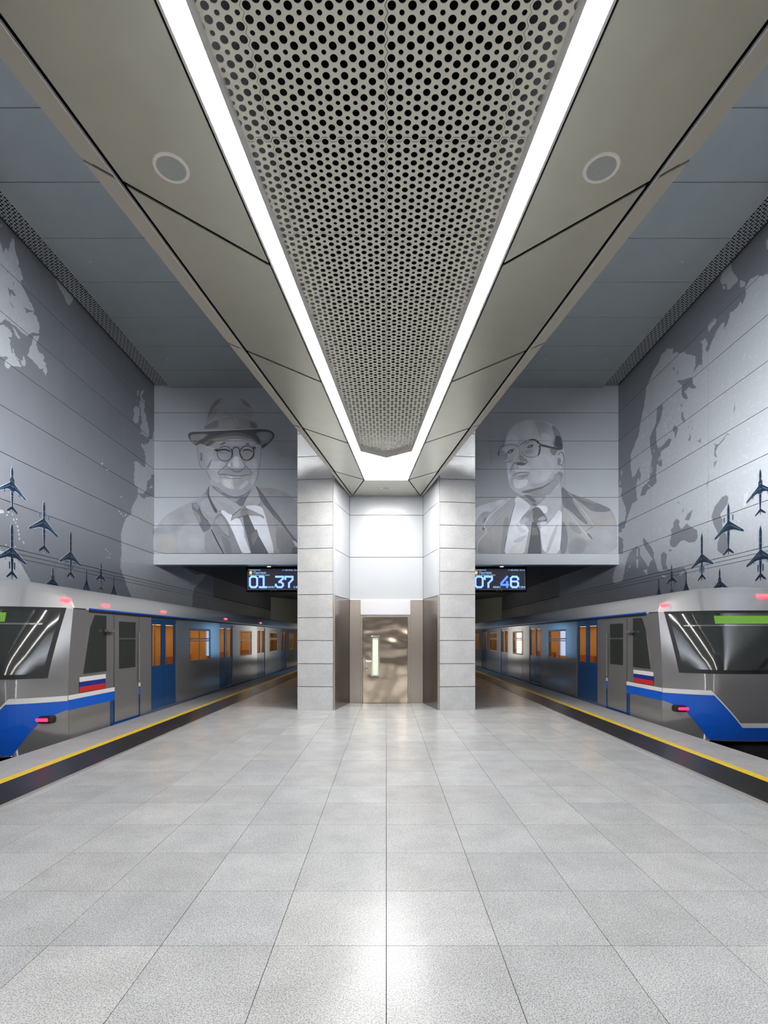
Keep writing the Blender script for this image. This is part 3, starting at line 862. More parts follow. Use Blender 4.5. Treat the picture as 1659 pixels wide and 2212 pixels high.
MAN_HAT = [
 ('p', [(600, 500), (605, 330), (650, 260), (720, 200), (800, 178), (880, 172), (960, 185), (1040, 220), (1090, 280), (1110, 340), (1140, 420), (1155, 500), (1150, 520), (600, 530)], .405, .1),
 ('p', [(640, 330), (700, 220), (790, 185), (760, 240), (700, 290), (650, 400), (612, 440)], .30, 0),
 ('p', [(700, 230), (760, 195), (745, 250), (690, 280)], .27, .6),
 ('p', [(960, 190), (1040, 230), (1100, 310), (1060, 290), (1000, 260)], .30, .2),
 ('p', [(760, 200), (860, 180), (950, 205), (1000, 300), (1050, 400), (900, 390), (720, 415), (745, 290)], .40, .1),
 ('p', [(615, 430), (700, 320), (740, 300), (700, 400), (620, 470)], .34, .5),
 ('p', [(600, 500), (640, 440), (740, 405), (900, 385), (1000, 395), (1100, 425), (1140, 440), (1120, 370), (1060, 400), (900, 370), (720, 400)], .44, 0),
 ('p', [(585, 522), (600, 480), (680, 430), (780, 402), (900, 395), (1000, 402), (1090, 430), (1150, 470), (1158, 518), (1100, 520), (900, 515), (700, 522)], .37, .35),
 ('p', [(588, 518), (610, 480), (720, 425), (745, 440), (735, 515)], .28, -.3),
 ('p', [(590, 516), (615, 490), (640, 480), (640, 516)], .27, .8),
 ('p', [(1060, 425), (1150, 470), (1155, 512), (1080, 512)], .28, .3),
 ('p', [(1085, 440), (1130, 465), (1130, 505), (1100, 500)], .25, .8),
 ('p', [(830, 405), (950, 400), (965, 512), (830, 515)], .41, .2),
 ('p', [(418, 590), (425, 565), (470, 548), (600, 545), (800, 535), (1000, 528), (1150, 522), (1250, 525), (1310, 545), (1335, 580), (1325, 620), (1270, 680), (1200, 735), (1165, 690), (1120, 620), (1050, 590), (930, 570), (800, 585), (700, 620), (620, 680), (560, 690), (505, 700), (460, 665), (430, 620)], .165, -.1),
 ('p', [(440, 592), (480, 575), (640, 570), (600, 610), (530, 645), (490, 690), (455, 650)], .335, .5),
 ('p', [(470, 640), (520, 640), (500, 690), (480, 680)], .26, -.3),
 ('p', [(1125, 560), (1220, 545), (1300, 560), (1318, 600), (1260, 670), (1195, 705), (1185, 640)], .33, .2),
 ('p', [(1170, 570), (1240, 555), (1290, 575), (1250, 640), (1195, 660)], .39, -.2),
 ('p', [(1195, 690), (1260, 660), (1215, 720), (1200, 730)], .15, -.2),
 ('s', [(450, 548), (600, 543), (800, 533), (1000, 525), (1150, 519)], .58, 0, 8),
 ('p', [(505, 692), (560, 672), (620, 700), (630, 800), (610, 930), (575, 942), (540, 920), (530, 850), (525, 760)], .43, .1),
 ('p', [(540, 760), (580, 780), (575, 830), (550, 850)], .30, .5),
 ('p', [(550, 810), (575, 830), (565, 870), (550, 850)], .25, -.3),
 ('s', [(520, 720), (532, 830), (545, 910), (575, 938)], .30, -.2, 10),
 ('p', [(585, 665), (700, 600), (830, 565), (930, 556), (1060, 580), (1150, 650), (1197, 690), (1192, 800), (1172, 930), (1152, 1040), (1115, 1110), (1060, 1200), (1000, 1255), (900, 1245), (800, 1210), (720, 1160), (668, 1110), (640, 1020), (608, 930), (598, 800)], .465, 0),
 ('p', [(582, 668), (700, 600), (830, 563), (930, 553), (1060, 578), (1150, 645), (1190, 690), (1150, 690), (1125, 645), (1040, 610), (930, 592), (820, 608), (720, 650), (660, 702), (600, 705)], .24, .4),
 ('p', [(600, 690), (690, 640), (640, 690), (615, 705)], .16, .1),
 ('p', [(740, 650), (900, 612), (1050, 628), (1130, 685), (1050, 702), (900, 690), (760, 702)], .53, -.1),
 ('p', [(650, 640), (800, 600), (950, 590), (1060, 612), (1060, 640), (900, 620), (720, 660)], .36, .6),
 ('p', [(748, 684), (790, 660), (825, 654), (805, 684), (770, 697)], .29, .8),
 ('p', [(1018, 676), (1048, 666), (1078, 680), (1050, 692)], .27, -.1),
 ('p', [(620, 760), (680, 740), (700, 820), (690, 880), (640, 870)], .50, -.2),
 ('p', [(640, 880), (720, 850), (840, 885), (800, 930), (740, 985), (700, 960), (650, 950)], .55, -.1),
 ('p', [(700, 960), (760, 1010), (770, 1060), (740, 1100), (690, 1060), (660, 1000)], .51, .2),
 ('p', [(1020, 870), (1120, 825), (1155, 880), (1132, 965), (1088, 965), (1045, 920)], .54, -.1),
 ('p', [(1100, 1000), (1150, 960), (1130, 1060), (1090, 1120), (1080, 1070)], .52, .1),
 ('p', [(612, 930), (650, 870), (672, 840), (660, 900), (630, 945)], .33, .3),
 ('p', [(605, 930), (640, 1000), (668, 1080), (650, 1050), (620, 980)], .30, -.3),
 ('s', [(672, 835), (650, 880), (638, 925)], .30, -.3, 9),
 ('s', [(1190, 800), (1172, 930), (1152, 1040), (1115, 1110)], .33, -.3, 9),
 ('s', [(1190, 720), (1192, 800), (1180, 870)], .34, -.3, 10),
 ('p', [(875, 840), (900, 770), (945, 760), (975, 830), (985, 870), (940, 850), (900, 870)], .50, 0),
 ('p', [(838, 915), (838, 882), (872, 860), (905, 815), (930, 800), (965, 820), (988, 868), (1016, 895), (1010, 930), (960, 942), (880, 936)], .62, 0),
 ('p', [(908, 815), (945, 812), (958, 870), (965, 925), (905, 928), (895, 870)], .74, .3),
 ('p', [(840, 890), (870, 880), (870, 925), (842, 915)], .68, .1),
 ('p', [(872, 870), (895, 880), (890, 930), (868, 920)], .52, -.2),
 ('p', [(878, 940), (940, 948), (1012, 934), (985, 968), (930, 982), (890, 966)], .42, .2),
 ('s', [(850, 925), (885, 955), (930, 980), (985, 968), (1015, 930)], .24, -.1, 8),
 ('s', [(1008, 885), (1022, 905), (1015, 930)], .33, -.3, 9),
 ('p', [(760, 990), (830, 940), (890, 970), (960, 985), (1040, 945), (1085, 985), (1050, 1005), (930, 1025), (820, 1000)], .44, .1),
 ('s', [(850, 870), (805, 925), (750, 965), (738, 985), (745, 1000), (762, 1004)], .23, .2, 8),
 ('s', [(1020, 908), (1062, 940), (1088, 975), (1080, 1008)], .26, -.2, 8),
 ('p', [(815, 1010), (900, 1020), (990, 1018), (965, 1042), (890, 1042), (850, 1030)], .68, 0),
 ('s', [(745, 1002), (800, 998), (860, 1014), (930, 1022), (990, 1018), (1040, 1005), (1085, 1008)], .24, -.2, 10),
 ('s', [(888, 1038), (930, 1044), (984, 1034)], .24, 0, 8),
 ('p', [(775, 1040), (850, 1045), (905, 1060), (900, 1130), (925, 1150), (870, 1162), (800, 1132), (772, 1080)], .60, 0),
 ('p', [(790, 1055), (850, 1060), (890, 1120), (860, 1150), (810, 1120)], .67, .3),
 ('p', [(890, 1068), (1000, 1052), (1010, 1105), (905, 1118)], .45, .4),
 ('p', [(1010, 1080), (1065, 1062), (1050, 1122), (970, 1168), (955, 1150)], .57, 0),
 ('s', [(760, 1015), (752, 1040), (762, 1060)], .36, -.3, 7),
 ('p', [(668, 1112), (750, 1150), (800, 1190), (860, 1226), (950, 1240), (1060, 1185), (1095, 1140), (1062, 1230), (1000, 1342), (930, 1312), (840, 1252), (740, 1200), (690, 1155)], .285, -.3),
 ('p', [(700, 1120), (760, 1150), (800, 1190), (780, 1200), (720, 1165)], .37, .2),
 ('p', [(840, 1245), (930, 1262), (1000, 1250), (960, 1290), (905, 1290)], .40, .2),
 ('p', [(915, 1292), (1000, 1240), (1062, 1200), (1030, 1290), (1000, 1345)], .25, -.3),
 ('p', [(1000, 1230), (1062, 1195), (1040, 1230), (1005, 1245)], .36, .5),
 ('r', [(812, 785), (80, 77)], .16, .1, 7),
 ('r', [(1045, 778), (74, 76)], .13, 0, 8),
 ('s', [(892, 765), (900, 725), (928, 714), (958, 726), (972, 755)], .17, .1, 12),
 ('s', [(880, 735), (893, 780), (885, 825)], .12, 0, 13),
 ('s', [(965, 740), (975, 800), (1000, 835)], .12, 0, 12),
 ('s', [(1110, 730), (1120, 780), (1100, 830), (1060, 852)], .12, 0, 12),
 ('s', [(585, 702), (650, 722), (735, 748)], .62, 0, 8),
 ('c', [(696, 742), (742, 736), (742, 762), (722, 760)], .10, 0),
 ('c', [(1105, 712), (1142, 716), (1130, 740), (1112, 735)], .12, .3),
 ('s', [(1138, 726), (1160, 700), (1172, 692)], .58, 0, 9),
 ('s', [(742, 756), (780, 742), (830, 744), (875, 764)], .12, .2, 16),
 ('s', [(1002, 755), (1040, 742), (1075, 748), (1106, 768)], .13, .2, 14),
 ('s', [(760, 775), (800, 782), (850, 775)], .36, 0, 6),
 ('s', [(1010, 775), (1050, 782), (1090, 778)], .38, 0, 6),
 # coat, left
 ('p', [(660, 1112), (590, 1210), (500, 1275), (300, 1370), (180, 1440), (90, 1560), (50, 1700), (50, 1850), (1010, 1850), (960, 1720), (900, 1590), (860, 1480), (810, 1420), (760, 1395), (700, 1330), (650, 1240), (645, 1170)], .365, .05),
 ('p', [(655, 1130), (600, 1210), (640, 1240), (635, 1180)], .29, -.2),
 ('p', [(340, 1540), (520, 1500), (600, 1560), (605, 1850), (290, 1850)], .40, 0),
 ('p', [(150, 1690), (300, 1600), (320, 1850), (150, 1850)], .37, .6),
 ('p', [(70, 1560), (330, 1530), (330, 1610), (80, 1640)], .33, -.1),
 ('p', [(540, 1310), (640, 1240), (700, 1340), (740, 1400), (690, 1480), (600, 1400)], .42, -.1),
 ('p', [(610, 1590), (680, 1590), (790, 1850), (600, 1850)], .325, 0),
 ('p', [(662, 1114), (647, 1170), (652, 1240), (700, 1330), (742, 1390), (715, 1422), (660, 1305), (630, 1225), (638, 1150)], .17, 0),
 ('p', [(690, 1340), (738, 1392), (716, 1420)], .15, .6),
 ('c', [(468, 1310), (512, 1298), (550, 1345), (580, 1450), (630, 1490), (672, 1540), (662, 1575), (592, 1617), (550, 1540), (500, 1430), (470, 1360)], .22, -.3),
 ('p', [(472, 1365), (540, 1420), (568, 1490), (545, 1530), (500, 1440)], .30, .6),
 ('p', [(475, 1315), (512, 1302), (550, 1350), (530, 1385), (490, 1355)], .31, -.4),
 ('s', [(540, 1360), (585, 1450), (640, 1500)], .12, .1, 10),
 ('p', [(676, 1520), (720, 1430), (760, 1398), (810, 1428), (870, 1530), (920, 1640), (960, 1750), (1005, 1850), (805, 1850), (750, 1700), (680, 1570)], .315, 0),
 ('p', [(700, 1505), (770, 1430), (830, 1520), (870, 1670), (800, 1610), (750, 1540)], .38, .2),
 ('p', [(760, 1640), (860, 1680), (900, 1850), (840, 1850)], .27, -.2),
 ('s', [(800, 1630), (840, 1655), (880, 1668)], .25, .7, 12),
 ('s', [(672, 1580), (720, 1680), (800, 1838)], .12, .1, 16),
 ('s', [(676, 1522), (720, 1432), (762, 1402), (812, 1432), (880, 1560), (960, 1750)], .46, 0, 7),
 # coat, right
 ('p', [(1128, 1112), (1180, 1150), (1260, 1145), (1360, 1155), (1450, 1190), (1540, 1260), (1640, 1330), (1640, 1850), (1345, 1850), (1280, 1600), (1235, 1420), (1200, 1330), (1170, 1200)], .39, 0),
 ('p', [(1190, 1152), (1350, 1155), (1362, 1210), (1250, 1215)], .36, .7),
 ('p', [(1200, 1330), (1260, 1330), (1340, 1500), (1400, 1850), (1345, 1850), (1280, 1600), (1235, 1420)], .43, .3),
 ('p', [(1440, 1560), (1640, 1750), (1640, 1850), (1370, 1850), (1340, 1560)], .345, .2),
 ('p', [(1128, 1114), (1180, 1160), (1250, 1260), (1330, 1380), (1400, 1460), (1500, 1620), (1600, 1740), (1600, 1780), (1480, 1620), (1400, 1520), (1350, 1470), (1290, 1400), (1200, 1290), (1165, 1200)], .22, 0),
 ('p', [(1290, 1380), (1370, 1440), (1420, 1500), (1350, 1470)], .24, .7),
 ('p', [(1165, 1195), (1220, 1230), (1240, 1280), (1200, 1290)], .25, -.3),
 ('c', [(1522, 1693), (1560, 1710), (1600, 1760), (1560, 1765)], .62, 0),
 ('p', [(1520, 1760), (1640, 1790), (1640, 1850), (1520, 1850)], .25, 0),
 # shirt and tie
 ('p', [(660, 1116), (700, 1160), (800, 1230), (1000, 1346), (960, 1380), (890, 1440), (840, 1420), (790, 1382), (742, 1396), (700, 1320), (652, 1230), (648, 1170)], .455, 0),
 ('p', [(720, 1280), (850, 1320), (940, 1380), (880, 1430), (800, 1370)], .42, 0),
 ('p', [(1000, 1346), (1060, 1230), (1130, 1118), (1170, 1200), (1200, 1335), (1050, 1335), (1020, 1350)], .46, .2),
 ('p', [(762, 1390), (800, 1378), (850, 1420), (902, 1430), (868, 1500), (960, 1450), (1000, 1540), (1060, 1700), (1100, 1850), (1000, 1850), (940, 1700), (880, 1560), (830, 1470)], .74, -.1),
 ('p', [(1026, 1345), (1060, 1328), (1200, 1335), (1235, 1420), (1280, 1600), (1345, 1850), (1270, 1850), (1180, 1680), (1090, 1520), (1070, 1450)], .74, -.1),
 ('c', [(950, 1395), (1025, 1350), (1100, 1382), (1222, 1440), (1230, 1477), (1180, 1444), (1070, 1438), (1000, 1440), (925, 1470), (866, 1502), (920, 1440)], .41, .3),
 ('p', [(980, 1395), (1020, 1355), (1062, 1368), (1064, 1430), (1000, 1452), (980, 1430)], .33, .2),
 ('c', [(1000, 1450), (1030, 1560), (1060, 1700), (1100, 1838), (1080, 1815), (1022, 1660)], .42, .1),
 ('c', [(1004, 1440), (1060, 1424), (1120, 1560), (1200, 1700), (1276, 1838), (1096, 1838), (1056, 1690), (1018, 1540)], .20, -.1),
 ('c', [(1090, 1640), (1150, 1580), (1170, 1640), (1110, 1760)], .26, .3),
 ('s', [(985, 1395), (1010, 1370), (1050, 1375)], .22, .4, 8),
]
MAN_BALD = [
 # jacket
 ('p', [(512, 1213), (430, 1245), (250, 1280), (140, 1320), (40, 1375), (40, 1850), (400, 1850), (395, 1760), (430, 1640), (420, 1560), (450, 1400), (490, 1280)], .45, .1),
 ('p', [(40, 1375), (180, 1308), (430, 1250), (330, 1330), (260, 1400), (180, 1380), (120, 1430), (60, 1560), (40, 1560)], .60, -.1),
 ('p', [(230, 1400), (420, 1262), (410, 1300), (250, 1440), (190, 1510)], .52, -.1),
 ('p', [(150, 1400), (230, 1390), (200, 1470), (165, 1530), (150, 1490)], .40, .2),
 ('p', [(165, 1525), (205, 1460), (180, 1450)], .26, .7),
 ('p', [(150, 1550), (190, 1570), (160, 1600)], .25, -.2),
 ('p', [(205, 1590), (430, 1400), (440, 1440), (400, 1600), (350, 1850), (105, 1850), (105, 1700)], .43, .35),
 ('p', [(380, 1480), (440, 1420), (420, 1600), (400, 1760), (390, 1850), (340, 1850), (370, 1640)], .36, .3),
 ('p', [(400, 1640), (440, 1660), (400, 1760), (380, 1800)], .30, -.3),
 ('s', [(105, 1838), (104, 1705), (206, 1604)], .66, 0, 7),
 ('s', [(206, 1604), (160, 1526), (300, 1370), (440, 1256)], .66, 0, 7),
 ('s', [(206, 1592), (420, 1390)], .32, 0, 5),
 ('p', [(978, 1103), (1060, 1190), (1200, 1240), (1400, 1310), (1510, 1370), (1560, 1450), (1577, 1600), (1577, 1850), (965, 1850), (990, 1600), (990, 1300)], .37, .1),
 ('p', [(1200, 1470), (1500, 1430), (1570, 1500), (1450, 1560), (1320, 1580)], .37, .5),
 ('p', [(980, 1106), (1060, 1193), (1200, 1242), (1400, 1312), (1540, 1380), (1420, 1400), (1300, 1390), (1200, 1300), (1120, 1240), (1100, 1280), (1200, 1420), (1290, 1540), (1180, 1500), (1080, 1380), (996, 1340)], .245, -.15),
 ('p', [(1120, 1215), (1250, 1255), (1400, 1315), (1280, 1300), (1180, 1260)], .30, .6),
 ('p', [(1000, 1342), (1080, 1380), (1190, 1490), (1290, 1552), (1240, 1605), (1325, 1703), (1200, 1680), (1050, 1560), (1000, 1480)], .39, .35),
 ('p', [(1060, 1480), (1180, 1560), (1210, 1640), (1090, 1600)], .33, -.1),
 ('p', [(990, 1480), (1040, 1540), (1060, 1700), (1030, 1850), (968, 1850)], .27, -.25),
 ('p', [(1060, 1700), (1180, 1660), (1280, 1720), (1200, 1850), (1060, 1850)], .33, .1),
 ('p', [(1245, 1608), (1300, 1640), (1322, 1702), (1290, 1680)], .22, .8),
 ('s', [(1060, 1192), (1160, 1300), (1270, 1450), (1330, 1545)], .52, .1, 7),
 ('s', [(1330, 1545), (1285, 1570), (1238, 1602)], .24, .3, 7),
 ('s', [(1010, 1352), (1110, 1460), (1230, 1610), (1320, 1705)], .50, .1, 6),
 ('s', [(1080, 1200), (1180, 1310), (1290, 1470)], .30, 0, 5),
 # shirt
 ('p', [(512, 1213), (490, 1300), (450, 1440), (430, 1600), (392, 1770), (390, 1850), (600, 1850), (652, 1640), (640, 1560), (560, 1500), (640, 1370), (672, 1335), (590, 1270)], .72, 0),
 ('p', [(440, 1780), (560, 1700), (640, 1680), (600, 1850), (440, 1850)], .64, .3),
 ('p', [(500, 1480), (560, 1560), (640, 1600), (540, 1620)], .62, 0),
 ('p', [(460, 1720), (560, 1650), (640, 1640), (560, 1720)], .58, .1),
 ('s', [(500, 1290), (470, 1400), (430, 1560)], .33, .1, 12),
 ('p', [(978, 1108), (990, 1200), (992, 1350), (862, 1502), (830, 1440), (770, 1350), (720, 1336), (840, 1240), (940, 1150)], .50, 0),
 ('c', [(720, 1340), (760, 1328), (830, 1335), (846, 1365), (835, 1405), (800, 1412), (770, 1370)], .74, 0),
 ('p', [(992, 1330), (862, 1512), (770, 1560), (760, 1600), (800, 1850), (965, 1850), (990, 1600)], .66, .1),
 ('p', [(815, 1830), (900, 1590), (960, 1500), (920, 1650), (840, 1850)], .52, 0),
 ('p', [(760, 1500), (850, 1500), (770, 1580)], .60, -.1),
 ('c', [(640, 1378), (675, 1398), (684, 1500), (620, 1480), (536, 1514), (580, 1440)], .38, .1),
 ('c', [(545, 1500), (600, 1450), (650, 1470), (620, 1500), (560, 1540)], .50, -.3),
 ('p', [(655, 1385), (720, 1338), (770, 1360), (856, 1498), (770, 1490), (720, 1525), (690, 1500), (684, 1430)], .235, .1),
 ('p', [(725, 1480), (800, 1430), (830, 1480), (760, 1490)], .42, -.2),
 ('p', [(650, 1385), (690, 1375), (690, 1440), (670, 1420)], .36, .2),
 ('c', [(678, 1500), (722, 1508), (762, 1600), (780, 1838), (630, 1838), (660, 1650)], .185, -.15),
 ('c', [(668, 1640), (680, 1560), (730, 1560), (750, 1640)], .24, .5),
 ('c', [(640, 1600), (668, 1600), (640, 1760), (622, 1838), (596, 1838)], .44, .3),
 # head
 ('p', [(400, 605), (428, 540), (490, 480), (560, 440), (660, 421), (760, 428), (870, 460), (940, 510), (980, 570), (1002, 640), (1012, 740), (1030, 800), (1030, 880), (1005, 950), (1000, 1010), (985, 1060), (960, 1130), (900, 1180), (840, 1230), (780, 1290), (720, 1338), (670, 1322), (620, 1270), (570, 1220), (500, 1190), (450, 1140), (425, 1070), (410, 960), (404, 880), (388, 760), (384, 680)], .545, 0),
 ('p', [(405, 620), (470, 510), (560, 462), (640, 445), (660, 560), (640, 640), (540, 690), (398, 690)], .575, .1),
 ('p', [(570, 452), (690, 440), (740, 500), (720, 600), (690, 640), (600, 600)], .58, .45),
 ('p', [(440, 580), (520, 600), (540, 680), (400, 690), (405, 640)], .63, -.1),
 ('p', [(700, 432), (870, 468), (900, 560), (920, 640), (895, 690), (770, 640), (730, 520)], .48, -.05),
 ('p', [(760, 560), (840, 560), (890, 620), (880, 690), (790, 660)], .55, 0),
 ('p', [(880, 475), (940, 515), (980, 575), (1002, 660), (1008, 742), (960, 738), (890, 705), (920, 620), (900, 550)], .29, -.1),
 ('p', [(890, 520), (950, 540), (990, 600), (930, 590)], .33, .5),
 ('p', [(930, 588), (985, 605), (1002, 735), (935, 712), (915, 690)], .165, -.2),
 ('p', [(858, 728), (960, 742), (930, 790), (902, 806), (872, 772)], .33, .4),
 ('p', [(922, 790), (955, 742), (1000, 733), (1026, 780), (1031, 850), (1012, 920), (980, 967), (945, 962), (925, 900)], .54, 0),
 ('p', [(948, 822), (985, 838), (975, 890), (952, 912), (944, 880)], .33, .5),
 ('s', [(955, 800), (975, 762), (1005, 775), (1016, 830), (1010, 880), (985, 912)], .27, -.1, 11),
 ('s', [(965, 905), (985, 900), (1000, 912)], .27, -.2, 9),
 ('s', [(1026, 780), (1031, 850), (1012, 920), (980, 967)], .30, 0, 7),
 ('p', [(955, 966), (1006, 985), (992, 1040), (975, 1100), (900, 1060), (935, 1000)], .34, .1),
 ('p', [(900, 1010), (940, 985), (985, 1030), (960, 1120), (900, 1110)], .42, .1),
 ('p', [(640, 870), (760, 770), (880, 810), (915, 900), (880, 1020), (790, 1100), (690, 1105), (655, 980)], .57, .05),
 ('p', [(700, 950), (860, 930), (870, 1010), (790, 1080), (700, 1080)], .60, .1),
 ('p', [(640, 1090), (760, 1105), (880, 1040), (920, 1010), (870, 1085), (780, 1135), (660, 1145)], .50, -.2),
 ('p', [(548, 1186), (600, 1166), (680, 1152), (760, 1142), (830, 1105), (890, 1055), (930, 1040), (960, 1085), (900, 1172), (835, 1230), (750, 1222), (650, 1210)], .39, .3),
 ('p', [(555, 1187), (700, 1150), (800, 1128), (870, 1080), (830, 1140), (720, 1168), (640, 1200), (590, 1200)], .27, .1),
 ('p', [(760, 1165), (880, 1090), (930, 1070), (930, 1120), (860, 1200), (780, 1210)], .43, -.1),
 ('p', [(566, 1214), (650, 1212), (760, 1222), (842, 1230), (730, 1332), (670, 1326), (606, 1262)], .385, .1),
 ('p', [(596, 1215), (660, 1220), (726, 1290), (690, 1302), (630, 1252)], .255, -.2),
 ('p', [(665, 1318), (700, 1300), (735, 1320), (715, 1338)], .27, .5),
 ('p', [(700, 1240), (800, 1240), (760, 1290), (720, 1280)], .45, -.2),
 ('p', [(470, 1045), (540, 1060), (640, 1050), (625, 1115), (560, 1152), (490, 1145)], .70, .1),
 ('p', [(408, 880), (480, 885), (470, 960), (450, 1060), (430, 1060), (412, 960)], .64, -.1),
 ('p', [(490, 900), (640, 900), (660, 960), (560, 970), (490, 985)], .60, 0),
 ('p', [(470, 880), (495, 890), (470, 950), (448, 1000), (445, 950)], .44, 0),
 ('s', [(520, 900), (524, 940)], .42, .1, 12),
 ('s', [(655, 870), (690, 940), (660, 960)], .50, 0, 6),
 ('p', [(503, 722), (542, 718), (562, 790), (602, 830), (622, 868), (600, 896), (540, 902), (488, 892), (474, 855)], .50, .1),
 ('p', [(500, 726), (530, 714), (534, 780), (494, 862), (468, 855), (490, 790)], .65, .3),
 ('p', [(548, 790), (600, 830), (618, 862), (560, 868), (535, 840)], .36, .15),
 ('p', [(495, 884), (550, 868), (616, 886), (595, 910), (530, 908)], .22, .4),
 ('p', [(480, 880), (510, 870), (520, 895), (490, 895)], .36, 0),
 ('s', [(605, 838), (628, 870), (605, 898)], .22, -.1, 9),
 ('s', [(478, 1022), (492, 1000), (530, 985), (580, 982), (640, 986), (656, 992)], .27, -.1, 9),
 ('p', [(525, 1022), (600, 1002), (650, 1000), (620, 1032), (560, 1038)], .38, .35),
 ('s', [(530, 1058), (570, 1050), (600, 1040)], .38, .1, 7),
 ('p', [(345, 735), (405, 700), (490, 695), (515, 725), (500, 800), (470, 850), (400, 878), (352, 850)], .555, 0),
 ('p', [(340, 740), (400, 765), (425, 830), (385, 872), (348, 830)], .42, 0),
 ('p', [(560, 705), (610, 665), (700, 655), (740, 700), (748, 770), (725, 810), (660, 822), (600, 800)], .53, 0),
 ('p', [(585, 760), (640, 740), (700, 745), (690, 780), (620, 790)], .45, .1),
 ('p', [(416, 772), (438, 742), (484, 738), (476, 766), (445, 786)], .19, 0),
 ('p', [(436, 760), (452, 752), (456, 770), (444, 776)], .55, 0),
 ('s', [(402, 812), (412, 785), (440, 745), (495, 735)], .18, 0, 8),
 ('p', [(626, 722), (648, 694), (688, 690), (686, 712), (660, 728)], .20, .2),
 ('p', [(648, 706), (662, 700), (664, 716), (652, 720)], .55, 0),
 ('s', [(622, 728), (640, 700), (690, 688)], .18, .1, 7),
 ('s', [(592, 690), (640, 664), (684, 662)], .36, .2, 8),
 ('s', [(325, 770), (332, 722), (420, 690), (500, 686), (522, 712), (545, 705)], .30, 0, 7),
 ('s', [(520, 715), (510, 800), (480, 850), (400, 882), (350, 862), (326, 800), (325, 760)], .34, .1, 6),
 ('s', [(326, 760), (322, 785), (328, 808)], .13, 0, 10),
 ('s', [(545, 702), (590, 662), (650, 642)], .30, 0, 8),
 ('s', [(640, 645), (695, 636), (740, 662), (758, 720), (752, 780), (738, 806)], .15, .1, 19),
 ('s', [(738, 806), (690, 826), (620, 822), (580, 795), (562, 750)], .27, .1, 7),
 ('c', [(738, 662), (770, 685), (880, 712), (1000, 738), (960, 748), (860, 728), (770, 706), (750, 712)], .16, .35),
 ('c', [(742, 682), (752, 684), (752, 704), (742, 702)], .66, 0),
 ('c', [(744, 722), (752, 722), (750, 738), (744, 736)], .60, 0),
]
for s, items, cv in ((-1, MAN_HAT, P1), (1, MAN_BALD, P2)):
    sd = 'left' if s < 0 else 'right'
    xin = 1.4
    wall = tag(box('wall_portrait_' + sd, s * xin, s * (WX + .02), DW + .02, DW + .35, ZB1, ZT + .6, M['black']),
               'grey panelled end wall with a painted portrait of a man in %s' % ('a hat and round glasses' if s < 0 else 'large square glasses, bald'), None, None, 'structure')
    xs = sorted([s * WX, (444 - VX) * PX if s < 0 else (1221 - VX) * PX, (606 - VX) * PX if s < 0 else (1060 - VX) * PX, s * xin])
    cells = []
    for k in range(4, len(ZK)):
        z0, z1 = ZK[k], (ZK[k + 1] if k + 1 < len(ZK) else ZT + .3)
        cells += [(a, b, z0, z1) for a, b in zip(xs, xs[1:])]
    g_keep, GAP, VGAP = GAP, .013, .003
    wall_panels(wall, cells, shapes_of(items, cv), front_uv, lambda u, v, off: (u, DW - off, v), M['portrait_bg'], M['print'], 'wall_panel', 'portrait_print', 0.00015)
    GAP, VGAP = g_keep, .005
    tag(box('trim_lintel_' + sd, s * xin, s * (WX - .002), DW - .04, DW + .4, ZB0, ZB1 - .012, M['beam']), 'pale metal lintel under the portrait on the %s' % sd, None, None, 'structure')
    tag(box('ceiling_hall_' + sd, s * 1.9, s * WX, DW + .4, YE, ZH, ZH + .2, M['dark_wall']), 'dark low ceiling beyond the %s portrait wall' % sd, None, None, 'structure')
    tag(prism('wall_portal_' + sd, [(s * WX, 38.5), (s * 6.9, 41.5), (s * 5.0, 41.5), (s * 5.0, 42), (s * WX, 42)], -1.3, ZH, M['beige_wall']), 'beige angled wall at the %s tunnel mouth' % sd, None, None, 'structure')

# ---------------------------------------------------------------- perforated sheet
def perf_cells(mb, cells, z, a, seg, rim):
    """cells: (x, y, hole radius). Hexagonal cells with a round hole, seen from below; the sheet lies at height z"""
    dirs = []
    for k in range(seg):
        t = 2 * math.pi * k / seg
        near = math.radians(30 + 60 * round((math.degrees(t) - 30) / 60))
        dirs.append((math.cos(t), math.sin(t), (a / 2) / math.cos(t - near)))
    v, f = mb.v, mb.f
    for (x, y, r) in cells:
        n = len(v)
        v += [(x + c * R, y + s_ * R, z) for c, s_, R in dirs]
        v += [(x + c * r, y + s_ * r, z) for c, s_, R in dirs]
        for i in range(seg):
            j = (i + 1) % seg
            f.append((n + i, n + seg + i, n + seg + j, n + j))
        if rim:
            v += [(x + c * r, y + s_ * r, z + rim) for c, s_, R in dirs]
            for i in range(seg):
                j = (i + 1) % seg
                f.append((n + seg + i, n + 2 * seg + i, n + 2 * seg + j, n + seg + j))
HA = 0.0693
HDX = HA * math.sqrt(3)
HR = HA / 2

